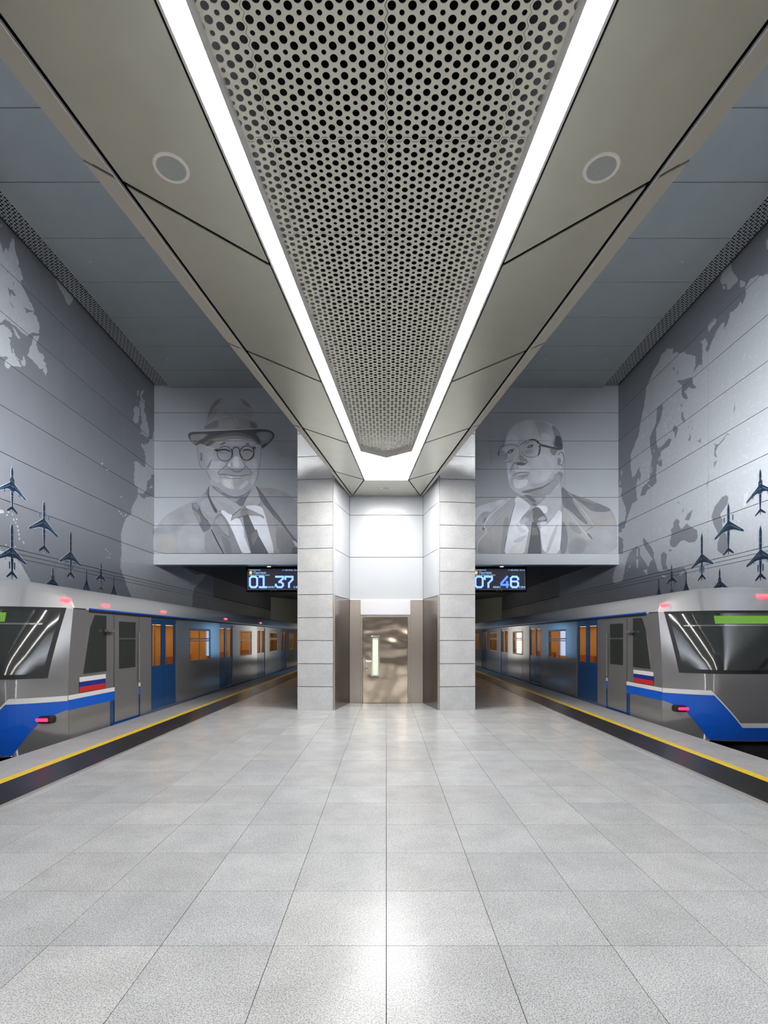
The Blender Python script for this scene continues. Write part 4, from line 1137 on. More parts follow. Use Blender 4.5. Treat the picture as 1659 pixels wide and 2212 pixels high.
# ---------------------------------------------------------------- high ceiling over the tracks
CP = 1.476
CY0 = F * 539 * PX / 1144
XS = 7.87
for s in (-1, 1):
    sd = 'left' if s < 0 else 'right'
    ce = tag(box('ceiling_' + sd, 0, s * (WX + .4), YB, DW + .4, ZT + .45, ZT + .7, M['black']), 'blue grey panelled ceiling above the %s track' % sd, None, None, 'structure')
    ys = [CY0 - 2 * CP + CP * k for k in range(9)] + [DW]
    ys = [y for y in ys if y < DW - .3] + [DW]
    box('ceiling_panel', 0, s * XS, YB, ys[0] - .02, ZT, ZT + .05, M['ceil'], ce)
    for a, b in zip(ys, ys[1:]):
        box('ceiling_panel', 0, s * XS, a + .011, b - .011, ZT, ZT + .05, M['ceil'], ce)
    box('panel_rim', s * (XS - .01), s * (XS + .01), YB, DW, ZT - .005, ZT + .45, M['ceil_perf'], ce)
    # perforated strip between the panels and the track wall
    x0, x1 = XS + .015, WX - .07
    k0 = 0
    yy = 8.2
    mbp, cells, r = MB(), [], 0
    y = 8.2
    while y < DW - .03:
        xo = HDX * (.25 if r % 2 == 0 else .75)
        x = x0 + xo
        while x < x1 - HDX * .2:
            cells.append((s * x, y, .0245 if r % 3 != 2 else .015))
            x += HDX
        y += HR
        r += 1
    perf_cells(mbp, cells, ZT + .06, HA, 12, 0)
    mbp.build('perforated_strip', M['ceil_perf'], ce)
    box('strip_backing', s * x0, s * (WX + .01), YB, DW, ZT + .11, ZT + .12, M['black'], ce)
    box('perforated_strip', s * x0, s * x1, YB, 8.17, ZT + .06, ZT + .065, M['ceil_perf'], ce)
    for (px, py) in ((195, 565), (361, 776), (490, 776)):
        d = F * (ZT - H) / (VY - py)
        x = s * abs(px - VX) * d / F
        MB().tube((x, d, ZT - .012), (x, d, ZT), .018, 10).build('ceiling_rivet', M['light_trim'], ce)
tag(box('wall_behind', -WX - .4, WX + .4, YB - .4, YB, -1.5, ZT + .7, M['dark_wall']), 'dark end wall of the hall behind the viewer', None, None, 'structure')
tag(box('wall_far', -WX - .4, WX + .4, YE, YE + .3, -1.5, ZH + .3, M['dark_wall']), 'dark end wall of the tunnel hall', None, None, 'structure')

# ---------------------------------------------------------------- canopy: soffit panels, perforated field, luminous band
cl = lambda d: max(d, -9.0)              # beyond the taper the canopy keeps its width
xl = lambda d: 1.513 - .0886 * cl(d)          # outer edge of the luminous band
xj = lambda d: 2.604 - .1344 * cl(d)          # dark joint along the soffit
xo = lambda d: 2.825 - .146 * cl(d)           # outer edge of the canopy
xi = lambda d: xl(d) - .143               # inner edge of the luminous band
DE, DN, DB = 11.72, 13.05, -9.0           # end of the light, niche wall, rear end of the canopy
canopy = tag(prism('ceiling_canopy', [(-xo(DB) + .02, DB), (xo(DB) - .02, DB), (xo(DN) - .02, DN + .4), (-xo(DN) + .02, DN + .4)], ZC + .36, ZC + .46, M['black']),
             'tapering metal canopy over the platform with a perforated middle', None, None, 'structure')
def line_x(d0, x):
    """the oblique joint that meets the luminous band at depth d0: depth at |X| = x"""
    return d0 - (x - xl(d0)) * .96
def cross(d0, fx):
    d = d0
    for _ in range(30):
        d = line_x(d0, fx(d))
    return d
cuts = [-6.36, -4.09, -1.82, .45, 2.72, 4.99, 7.26, 9.53, DE]
for s in (-1, 1):
    prism('canopy_backing', [(s * (xl(DB) + .012), DB), (s * (xo(DB) - .03), DB), (s * (xo(DN) - .03), DN), (s * (xl(DN)), DN), (s * (xl(DE) + .012), DE)], ZC + .045, ZC + .055, M['black'], canopy)
    for a, b in zip([DB] + cuts, cuts):
        def quad(f0, f1):
            if a == DB:
                return [(s * f0(DB), DB), (s * f1(DB), DB), (s * f1(cross(b, f1)), cross(b, f1)), (s * f0(cross(b, f0)), cross(b, f0))]
            return [(s * f0(cross(a, f0)), cross(a, f0)), (s * f1(cross(a, f1)), cross(a, f1)), (s * f1(cross(b, f1)), cross(b, f1)), (s * f0(cross(b, f0)), cross(b, f0))]
        prism('soffit_panel', inset(quad(lambda d: xl(d) + .019, lambda d: xj(d) - .010), .015), ZC, ZC + .014, M['soffit'], canopy)
        prism('edge_glint', inset(quad(lambda d: xj(d) + .011, lambda d: xj(d) + .018), .0005), ZC - .004, ZC + .02, M['light_trim'], canopy)  # pale strip standing in for the light caught along the panel edge
        prism('canopy_edge', inset(quad(lambda d: xj(d) + .010, lambda d: xo(d)), .012), ZC, ZC + .014, M['soffit_edge'], canopy)
    # corner piece beside the end of the light, and the last edge piece
    cj = cross(DE, lambda d: xj(d) - .006)
    prism('soffit_panel', inset([(s * (xl(DE) + .022), DE), (s * (xj(cj) - .006), cj), (s * xj(DN), DN - .005)], .012), ZC, ZC + .014, M['soffit'], canopy)
    c1, c2 = cross(DE, lambda d: xj(d) + .006), cross(DE, xo)
    prism('canopy_edge', inset([(s * (xj(c1) + .006), c1), (s * xo(c2), c2), (s * xo(DN), DN), (s * (xj(DN) + .006), DN)], .010), ZC, ZC + .014, M['soffit_edge'], canopy)
prism('soffit_panel', inset([(-xl(DE) - .022, DE + .01), (xl(DE) + .022, DE + .01), (xj(DN), DN - .004), (-xj(DN), DN - .004)], .012), ZC, ZC + .014, M['soffit'], canopy)
prism('canopy_backing', [(-xl(DE), DE), (xl(DE), DE), (xj(DN), DN), (-xj(DN), DN)], ZC + .045, ZC + .055, M['black'], canopy)
DR = YB + 1.0                             # the canopy goes on behind the viewer
for s in (-1, 1):
    box('soffit_panel', s * (xl(DB) + .03), s * xo(DB), DR, DB, ZC, ZC + .014, M['soffit'], canopy)
box('canopy_backing', -xo(DB), xo(DB), DR, DB, ZC + .36, ZC + .46, M['black'], canopy)
box('perforated_panel', -xi(DB) - .1, xi(DB) + .1, DR, DB, ZC + .12, ZC + .13, M['perf'], canopy)
# perforated field, one sheet per panel; the sheets meet in waving joints
ZP = ZC + .12
groups = {}
y, r = 2.05, 0
while y < 10.42:
    for i in range(-14, 14):
        x = HDX * (i + (.25 if r % 2 == 0 else .75))
        if abs(x) > xi(y) + .1:
            continue
        groups.setdefault((math.floor(i / 7), r // 26), []).append((x, y, .0255 if r % 3 != 2 else .0162))
    y += HR
    r += 1
for key, cells in sorted(groups.items()):
    mbp = MB()
    perf_cells(mbp, cells, ZP, HA, 18, .004)
    cx = sum(c[0] for c in cells) / len(cells)
    cy = sum(c[1] for c in cells) / len(cells)
    mbp.v = [(cx + (p[0] - cx) * .9955, cy + (p[1] - cy) * .9955, p[2]) for p in mbp.v]
    mbp.build('perforated_panel', M['perf'], canopy)
prism('perforated_panel', [(-xi(DB) - .1, DB), (xi(DB) + .1, DB), (xi(2.0) + .1, 2.0), (-xi(2.0) - .1, 2.0)], ZP, ZP + .01, M['perf'], canopy)
# luminous band: two arms and the arrow-shaped end
lamp = tag(empty('ceiling_light', (0, 10.5, ZC)), 'white luminous band along both sides of the perforated ceiling, joining above the door', 'ceiling light')
CH0, CH1 = 9.93, 10.29
def lam(name, mb, m):
    o = mb.build(name, m)
    return keep(o, lamp)
mb = MB()
for s in (-1, 1):
    pts = [(s * xi(DB), DB), (s * xl(DB), DB), (s * xl(CH0), CH0), (s * xi(CH0), CH0)]
    mb.poly([(p[0], p[1], ZC + .006) for p in (pts if s < 0 else pts[::-1])])
for pts in ([(-xl(CH0), CH0), (-xl(DE), DE), (0, DE), (0, CH1), (-xi(CH0), CH0)], [(xl(CH0), CH0), (xi(CH0), CH0), (0, CH1), (0, DE), (xl(DE), DE)]):
    mb.poly([(p[0], p[1], ZC + .006) for p in pts])
for s in (-1, 1):
    pts = [(s * xi(DB), DR), (s * xl(DB), DR), (s * xl(DB), DB), (s * xi(DB), DB)]
    mb.poly([(p[0], p[1], ZC + .006) for p in (pts if s < 0 else pts[::-1])])
lam('diffuser', mb, M['lamp'])
mb = MB()
for s in (-1, 1):
    mb.poly([(s * xi(DB), DB, ZC), (s * xi(CH0), CH0, ZC), (s * xi(CH0), CH0, ZP + .03), (s * xi(DB), DB, ZP + .03)])
    mb.poly([(s * xi(CH0), CH0, ZC), (0, CH1, ZC), (0, CH1, ZP + .03), (s * xi(CH0), CH0, ZP + .03)])
lam('inner_trim', mb, M['light_trim'])
for s in (-1, 1):
    mb = MB().prism([(s * xl(DB), DB), (s * (xl(DB) + .018), DB), (s * (xl(DE) + .018), DE), (s * xl(DE), DE)], ZC - .004, ZC + .12)
    lam('outer_trim', mb, M['light_trim'])
lam('outer_trim', MB().box(-xl(DE) - .018, xl(DE) + .018, DE, DE + .014, ZC - .004, ZC + .12), M['light_trim'])
# speakers in the soffit
def speaker(x, y, where):
    o = tag(empty('ceiling_speaker', (x, y, ZC)), 'round flush ceiling speaker with a pale ring, ' + where, 'speaker', 'speakers in the canopy')
    n = 36
    c = [(math.cos(2 * math.pi * i / n), math.sin(2 * math.pi * i / n)) for i in range(n)]
    mb = MB()
    prof = [(.106, -.004), (.108, -.008), (.127, -.008), (.132, -.002), (.132, .002)]
    for rr_, z in prof:
        mb.v += [(rr_ * a, rr_ * b, z) for a, b in c]
    for k in range(len(prof) - 1):
        for i in range(n):
            j = (i + 1) % n
            mb.f.append((k * n + i, (k + 1) * n + i, (k + 1) * n + j, k * n + j))
    mb.build('ring', M['speaker_ring'], o)
    mb = MB()
    mb.poly([(.107 * a, .107 * b, -.004) for a, b in c][::-1])
    mb.build('grille', M['speaker_grille'], o)
speaker(-1.617, 3.934, 'in the left soffit')
speaker(1.617, 3.934, 'in the right soffit')
speaker(0, 12.36, 'small, in the end panel above the door')
# cove lamps added unseen on the canopy to brighten track walls and high ceiling
WASH_END, VISOR = 7.0, .165  # visor shaped to keep the added light off the upper walls
for s in (-1, 1):
    sd = 'left' if s < 0 else 'right'
    o = tag(empty('added_wash_lamp', (s * 2, 2, ZC + .47)), 'long cove lamp added unseen on the %s edge of the canopy' % sd, 'lamp', 'cove lamps added on the canopy')
    ds = [DR, DB, WASH_END]
    mb = MB()
    for d0, d1 in zip(ds, ds[1:]):
        a, b = xo(d0) - .30, xo(d1) - .30
        for (u, v, z0, z1, nm) in ((-.12, 0, .46, .62, 'housing'), (0, VISOR, .60, .62, 'visor')):
            keep(prism(nm, [(s * (a + u), d0), (s * (a + v), d0), (s * (b + v), d1), (s * (b + u), d1)], ZC + z0, ZC + z1, M['dark_metal']), o)
        mb.poly([(s * (a + .003), d0, ZC + .49), (s * (b + .003), d1, ZC + .49), (s * (b + .003), d1, ZC + .60), (s * (a + .003), d0, ZC + .60)][::s])
    keep(mb.build('lens', M['wash']), o)

# ---------------------------------------------------------------- pillars, niche and door
DP = 11.8
CZ = .5222
def hw(x0, x1, y0, y1, t):
    return x0 + (x1 - x0) * t, y0 + (y1 - y0) * t
for s in (-1, 1):
    sd = 'left' if s < 0 else 'right'
    pil = tag(empty('pillar', (s * 1.6, 12.3, 0)), 'tall pale granite-clad pillar %s of the steel door' % sd, 'pillar', 'granite pillars beside the door')
    xo_, xi_ = 2.02, 1.205
    keep(prism('core', [(s * (xo_ - .03), DP + .13), (s * (xi_ - .01), DP + .035), (s * (xi_ - .01), DN - .02), (s * (xo_ - .03), DN + .3)], 0, ZT - .05, M['grout']), pil)
    for k in range(13):
        z0, z1 = k * CZ + .005, (k + 1) * CZ - .005
        o = prism('stone_slab', [(s * xo_, DP + .1), (s * xi_, DP), (s * xi_, DP + .03), (s * (xo_ - .03), DP + .13)], z0 + (.003 if k else -.004), z1, M['stone'])
        keep(o, pil)
        o = prism('stone_slab', [(s * xo_, DP + .104), (s * xo_, DN + .3), (s * (xo_ - .03), DN + .3), (s * (xo_ - .03), DP + .134)], z0, z1, M['stone'])
        keep(o, pil)
    # steel edging of the pillar towards the niche
    keep(prism('corner_trim', [(s * 1.2, DP - .005), (s * 1.155, DP + .0), (s * 1.155, DP + .05), (s * 1.2, DP + .05)], 0, 2.587, M['steel']), pil)
    keep(prism('corner_trim', [(s * 1.2, DP - .005), (s * 1.155, DP + .0), (s * 1.155, DP + .05), (s * 1.2, DP + .05)], 2.59, ZC + .1, M['white_glass']), pil)
    # splayed niche side
    A, B = (1.155, DP + .05), (.918, DN)
    side = tag(prism('wall_niche_' + sd, [(s * (A[0] + .035), A[1]), (s * (B[0] + .035), B[1] + .02), (s * 1.19, DN + .02)], 0, ZC + .12, M['dark_metal']), 'splayed %s side of the door niche, steel below and white glass above' % sd, None, None, 'structure')
    zs = [0, 2.587, 3.64, 4.69, ZC + .1]
    for z0, z1 in zip(zs, zs[1:]):
        prism('niche_panel', [(s * A[0], A[1]), (s * B[0], B[1]), (s * (B[0] + .03), B[1]), (s * (A[0] + .03), A[1])], z0 + .006, z1 - .006, M['steel'] if z0 == 0 else M['white_glass'], side)
niche = tag(box('wall_niche_back', -.95, .95, DN + .03, DN + .2, 0, ZC + .12, M['dark_metal']), 'white glass back wall of the niche above the steel door', None, None, 'structure')
for z0, z1 in ((2.587, 3.64), (3.64, 4.69), (4.69, ZC + .1)):
    box('niche_panel', -.912, .912, DN, DN + .03, z0 + .006, z1 - .006, M['white_glass'], niche)
K13 = DN / F
def bx(px): return (px - VX) * K13
def bz(py): return H + (VY - py) * K13
box('steel_cladding', -.912, bx(779) - .004, DN, DN + .03, .004, 2.58, M['steel'], niche)
box('steel_cladding', bx(886.5) + .004, .912, DN, DN + .03, .004, 2.58, M['steel'], niche)
box('ledge', -.912, .912, DN - .03, DN + .03, 2.575, 2.592, M['light_trim'], niche)
door = tag(empty('door_1', (0, DN, 0)), 'rippled stainless steel service door with a narrow upright window', None, None, 'structure')
def dk(o): return keep(o, door)
dx0, dx1 = bx(779), bx(886.5)
dk(bevel(box('transom_box', dx0, dx1, DN - .06, DN + .03, bz(1328.5), bz(1297), M['steel_pale']), .006))
dk(box('frame_head', dx0, dx1, DN - .035, DN + .03, bz(1333.5), bz(1329), M['steel']))
dk(box('frame_jamb', dx0, bx(783.5), DN - .035, DN + .03, 0, bz(1333.5), M['steel']))
dk(box('frame_jamb', bx(880.5), dx1, DN - .035, DN + .03, 0, bz(1333.5), M['steel']))
lx0, lx1, lz1 = bx(784.2), bx(880), bz(1334.2)
wx0, wx1, wz0, wz1 = bx(805), bx(817), bz(1457), bz(1378)
mb = MB()
for (a, b, c, d) in ((lx0, wx0, .01, lz1), (wx1, lx1, .01, lz1), (wx0, wx1, .01, wz0), (wx0, wx1, wz1, lz1)):
    mb.box(a, b, DN - .02, DN + .02, c, d)
leaf = dk(mb.build('door_leaf', M['steel_door']))
fr = MB()
ox0, ox1, oz0, oz1 = bx(801.7), bx(820.3), bz(1460.5), bz(1374)
for q in (([ox0, wx0], [oz0, oz1]), ([wx1, ox1], [oz0, oz1]), ([wx0, wx1], [oz0, wz0]), ([wx0, wx1], [wz1, oz1])):
    fr.box(q[0][0], q[0][1], DN - .034, DN - .018, q[1][0], q[1][1])
bevel(fr.build('window_frame', M['chrome'], leaf), .004)
box('window_glass', wx0, wx1, DN - .004, DN + .004, wz0, wz1, M['door_glass'], leaf)
hz, hx = bz(1429), bx(792)
mb = MB().tube((hx, DN - .02, hz), (hx, DN - .075, hz), .010).tube((hx, DN - .07, hz), (hx + .125, DN - .07, hz + .004), .010)
mb.build('handle', M['chrome'], leaf)
bevel(box('lock_plate', hx - .018, hx + .018, DN - .028, DN - .019, hz - .22, hz + .03, M['chrome'], leaf), .008)
MB().tube((hx, DN - .02, hz - .17), (hx, DN - .045, hz - .17), .014).build('lock_cylinder', M['dark_metal'], leaf)
for py in (1352, 1392, 1510):
    dk(MB().tube((bx(881), DN - .04, bz(py) - .05), (bx(881), DN - .04, bz(py) + .05), .009).build('hinge', M['chrome']))
for px in (781, 884):
    for py in (1345, 1380, 1422, 1465, 1502):
        dk(MB().tube((bx(px), DN - .036, bz(py)), (bx(px), DN - .04, bz(py)), .008, 8).build('screw', M['dark_metal']))
block = tag(box('wall_block', -2.0, 2.0, DN + .3, YE, 0, ZT - .05, M['dark_wall']), 'long dark service block behind the door', None, None, 'structure')
M['blue_screen'] = mat('pale blue screen glow', (.1, .2, .3), 0.4, emit=(.25, .58, 1.0), estr=5.0)  # for unseen screens added to give the blue reflection in the trains
M['white_screen'] = mat('white light panel glow', (.5, .5, .5), 0.4, emit=(1, .97, .9), estr=6.0)  # for unseen panels added to give white reflections in the trains
for s in (-1, 1):
    sd = 'left' if s < 0 else 'right'
    o = tag(empty('added_screen', (s * 2.02, 25, .7)), 'upright blue screen, added to reflect in the train, on the %s flank of the service block' % sd, 'screen', 'added screens on the service block')
    keep(box('housing', s * 2.003, s * 2.06, 24.3, 25.2, .7, 2.35, M['dark_metal']), o)
    keep(box('display', s * 2.06, s * 2.065, 24.38, 25.12, .78, 2.27, M['blue_screen']), o)
    o = tag(empty('added_light_panel', (s * 2.02, 33, .4)), 'tall white light panel, added to reflect in the train, on the %s flank of the service block' % sd, 'lamp', 'added light panels on the service block')
    keep(box('housing', s * 2.003, s * 2.05, 32.4, 33.6, .3, 3.6, M['dark_metal']), o)
    keep(box('diffuser', s * 2.05, s * 2.055, 32.45, 33.55, .35, 3.55, M['white_screen']), o)

# ---------------------------------------------------------------- departure displays
M['bezel'] = mat('black display bezel', (.006, .007, .009), 0.25)
M['bezel_rim'] = mat('dark bronze rim', (.07, .06, .05), 0.4, .6)
M['lcd'] = mat('dark slate screen', (.012, .012, .016), 0.3, emit=(.016, .016, .024), estr=1.0, spec=0.1)
M['led'] = mat('white blue digits', (.3, .5, .8), 0.4, emit=(.27, .48, .70), estr=1.0)
M['led_halo'] = mat('deep blue digit outline', (.0, .05, .5), 0.4, emit=(.005, .02, .36), estr=1.0)
M['led_dim'] = mat('mid blue digit', (.05, .2, .6), 0.4, emit=(.12, .25, .5), estr=1.0)
M['led_orange'] = mat('orange badge', (.9, .5, .1), 0.4, emit=(.62, .36, .11), estr=1.0)
M['led_red'] = mat('orange red digits', (.9, .2, .05), 0.4, emit=(1.0, .22, .05), estr=.8)
M['led_white'] = mat('white indicator', (1, 1, 1), 0.4, emit=(1, .97, .97), estr=3.0)
DIG = {  # strokes on a 0..1 x 0..1.45 cell
 '0': [[(.22, 0), (.78, 0), (1, .22), (1, 1.23), (.78, 1.45), (.22, 1.45), (0, 1.23), (0, .22), (.22, 0)]],
 '1': [[(.05, 1.45), (.62, 1.45), (.62, 0)], [(.05, 0), (1.0, 0)]],
 '3': [[(0, 1.45), (1, 1.45), (1, 1.2), (.45, .72), (.72, .72), (1, .45), (1, .22), (.78, 0), (.25, 0), (0, .22), (0, .38)]],
 '4': [[(.78, 0), (.78, .75)], [(.95, .33), (0, .33), (0, .55), (.8, 1.45)]],
 '6': [[(1, 1.05), (1, 1.23), (.78, 1.45), (.22, 1.45), (0, 1.23), (0, .22), (.22, 0), (.78, 0), (1, .22), (1, .6), (.82, .8), (0, .8)]],
 '7': [[(0, 1.1), (0, 1.45), (1, 1.45), (1, 1.05), (.5, .55), (.5, 0)]],
}
DD = DW + 1.1
KD = DD / F
def digit(ch, x, z, w, y, th, m, parent, name='digit'):
    mb = MB()
    for st in DIG[ch]:
        P = [(x + a * w, z + b * w) for a, b in st]
        for i, (a, b) in enumerate(zip(P, P[1:])):
            d = Vector((b[0] - a[0], b[1] - a[1])).normalized()
            n = Vector((-d.y, d.x)) * th / 2
            e = d * th * .35
            q = [(a[0] - e.x + n.x, a[1] - e.y + n.y), (a[0] - e.x - n.x, a[1] - e.y - n.y), (b[0] + e.x - n.x, b[1] + e.y - n.y), (b[0] + e.x + n.x, b[1] + e.y + n.y)]
            mb.poly([(p[0], y - .00005 * i, p[1]) for p in q])
    return keep(mb.build(name, m), parent)
for s in (-1, 1):
    sd = 'left' if s < 0 else 'right'
    # photo pixels of the whole cabinet (its inner end hides behind the pillar)
    px0 = 530.5 if s < 0 else 1017.5
    px1 = px0 + 121
    X = lambda p: (p - VX) * KD
    Z = lambda p: H + (VY - p) * KD
    dsp = tag(empty('departure_display', (X((px0 + px1) / 2), DD, Z(1278))), 'black hanging departure display counting %s' % ('01 min 37 s, left of the pillars' if s < 0 else '07 min 46 s, right of the pillars'), 'display', 'departure displays')
    o = box('cabinet', X(px0), X(px1), DD, DD + .16, Z(1278.5), Z(1223), M['bezel'])
    o.data.materials[0] = M['bezel']
    keep(bevel(o, .09, 5), dsp)
    o = box('rim', X(px0) - .014, X(px1) + .014, DD + .03, DD + .14, Z(1278.5) - .014, Z(1223) + .014, M['bezel_rim'])
    keep(bevel(o, .10, 5), dsp)
    keep(box('screen', X(px0 + 6), X(px1 - 6), DD - .004, DD + .002, Z(1272), Z(1229), M['lcd']), dsp)
    for hx_ in (.25, .75):
        xx = X(px0) + (X(px1) - X(px0)) * hx_
        keep(MB().tube((xx, DD + .08, Z(1223)), (xx, DD + .08, ZH), .02).build('hanger', M['bezel_rim']), dsp)
    xl_ = X(px0 + 50) if s < 0 else X(px0 + 67)
    keep(bevel(box('indicator_lamp', xl_ - .07, xl_ + .07, DD - .02, DD + .05, Z(1223.5), Z(1221), M['led_white']), .01), dsp)
    for q in (56, 66):
        xx = X(px0 + q)
        keep(MB().tube((xx, DD - .006, Z(1275.3)), (xx, DD, Z(1275.3)), .034, 12).build('camera_eye', M['bezel_rim']), dsp)
    yT = DD - .008
    w = 15.6 * KD
    th = 3.9 * KD
    zb = Z(1268.5)
    a = '01' if s < 0 else '07'
    b = '37' if s < 0 else '46'
    for k, (ch, off) in enumerate(((a[0], 9.5), (a[1], 29.5), (b[0], 65.5), (b[1], 86))):
        xx = X(px0 + off)
        digit(ch, xx, zb, w, yT, th + .035, M['led_halo'], dsp, 'digit_outline')
        digit(ch, xx, zb, w, yT - .003, th, M['led_dim'] if (s > 0 and k == 2) else M['led'], dsp)
    def put(body, size, m, px, py, width=None, align='LEFT'):
        o = text_mesh('lettering', body, size, m, None, (X(px), yT - .002, Z(py)), width, align)
        if len(body) > 1:
            o['kind'] = 'stuff'
        keep(o, dsp)
    for word, at, step in (('мин', 47.5, 5.2), ('сек', 103.5, 4.8)):
        for k, ch in enumerate(word):
            put(ch, .135, M['led'], px0 + at + step * k, 1270.3, (step - .9) * KD)
    put('Направление', .075, M['led'], px0 + 7.5, 1232.6, 24.5 * KD)
    put('Пыхтино', .13, M['led'], px0 + 17.5, 1239.6, 26 * KD)
    put('Поезд прибывает через', .068, M['led'], px0 + 7.5, 1243.4, 44.5 * KD)
    put('11.08.2026 22:16' if s < 0 else '11.08.2026 22:16', .075, M['led'], px0 + 79, 1233, 36 * KD)
    xc, zc = X(px0 + 11.2), Z(1237)
    mbb = MB()
    mbb.poly([(xc + .06 * math.cos(t * math.pi / 8), yT, zc + .06 * math.sin(t * math.pi / 8)) for t in range(16)])
    keep(mbb.build('line_badge', M['led_orange']), dsp)

# ---------------------------------------------------------------- trains
M['tr_silver'] = mat('silver train enamel', (.34, .328, .32), 0.18, 0.5)
M['tr_roof'] = mat('pale silver train roof', (.60, .59, .58), 0.38, 0.25)
M['tr_dark'] = mat('charcoal train enamel', (.12, .115, .115), 0.3, 0.3)
M['tr_blue'] = mat('deep blue train door', (.018, .085, .25), 0.2, 0.2)
M['tr_bright'] = mat('bright blue train stripe', (.008, .115, .62), 0.28)
M['tr_white'] = mat('white train stripe', (.80, .78, .74), 0.35)
M['tr_red'] = mat('red flag stripe', (.58, .03, .03), 0.35)
M['tr_flagblue'] = mat('dark blue flag stripe', (.02, .03, .26), 0.35)
M['tr_black'] = mat('black train undercarriage', (.012, .012, .013), 0.55)
M['tr_glass_dark'] = mat('dark cab glass', (.045, .05, .045), 0.06, 0.0, spec=0.9)
M['tr_brown'] = mat('copper brown roof line', (.22, .085, .04), 0.5)
M['tr_in'] = mat('warm train interior', (.62, .43, .24), 0.5)
M['tr_in_floor'] = mat('brown train floor', (.22, .14, .09), 0.5)
M['tr_seat'] = mat('brown train seat', (.38, .16, .07), 0.6)
M['tr_pole'] = mat('train grab pole', (.75, .62, .38), 0.25, 0.8)
M['tr_lamp'] = mat('warm train lamp', (1, .8, .5), 0.5, emit=(1.0, .60, .24), estr=L_TRAIN)
M['tr_tail'] = mat('red tail lamp', (.9, .02, .05), 0.3, emit=(1.0, .012, .06), estr=3.2)
M['tr_tail_hi'] = mat('red marker lamp', (.9, .1, .1), 0.3, emit=(1.0, .07, .09), estr=2.2)
def matrix_green():
    m = mat('green matrix sign', (.02, .04, .01), 0.4)
    q = NT(m)
    tc = q.n('ShaderNodeNewGeometry')
    mp = q.n('ShaderNodeMapping')
    mp.inputs['Scale'].default_value = (38, 0, 38)
    q.l(tc.outputs['Position'], mp.inputs['Vector'])
    ck = q.n('ShaderNodeTexVoronoi', i_Scale=1.0, i_Randomness=0.0)
    q.l(mp.outputs[0], ck.inputs['Vector'])
    lt = q.n('ShaderNodeMath', operation='LESS_THAN', i_1=.40)
    q.l(ck.outputs['Distance'], lt.inputs[0])
    sm = q.n('ShaderNodeMath', operation='MULTIPLY_ADD', i_1=.42, i_2=.08)
    q.l(lt.outputs[0], sm.inputs[0])
    q.b.inputs['Emission Color'].default_value = (.30, .75, .06, 1)
    q.l(sm.outputs[0], q.b.inputs['Emission Strength'])
    return m
M['tr_green'] = matrix_green()
def glass_mat():
    m = bpy.data.materials.new('train window glass')
    m.use_nodes = True
    t = m.node_tree
    t.nodes.clear()
    out = t.nodes.new('ShaderNodeOutputMaterial')
    tr = t.nodes.new('ShaderNodeBsdfTransparent')
    tr.inputs[0].default_value = (.82, .78, .70, 1)
    gl = t.nodes.new('ShaderNodeBsdfGlossy')
    gl.inputs['Roughness'].default_value = 0.04
    lw = t.nodes.new('ShaderNodeLayerWeight')
    lw.inputs[0].default_value = 0.5
    pw = t.nodes.new('ShaderNodeMath')
    pw.operation = 'POWER'
    pw.inputs[1].default_value = 4.0
    t.links.new(lw.outputs['Facing'], pw.inputs[0])
    fr = t.nodes.new('ShaderNodeMath')
    fr.operation = 'MULTIPLY_ADD'
    fr.inputs[1].default_value, fr.inputs[2].default_value = 0.4, 0.02
    t.links.new(pw.outputs[0], fr.inputs[0])
    mx = t.nodes.new('ShaderNodeMixShader')
    t.links.new(fr.outputs[0], mx.inputs[0])
    t.links.new(tr.outputs[0], mx.inputs[1])
    t.links.new(gl.outputs[0], mx.inputs[2])
    t.links.new(mx.outputs[0], out.inputs[0])
    return m
M['tr_glass'] = glass_mat()

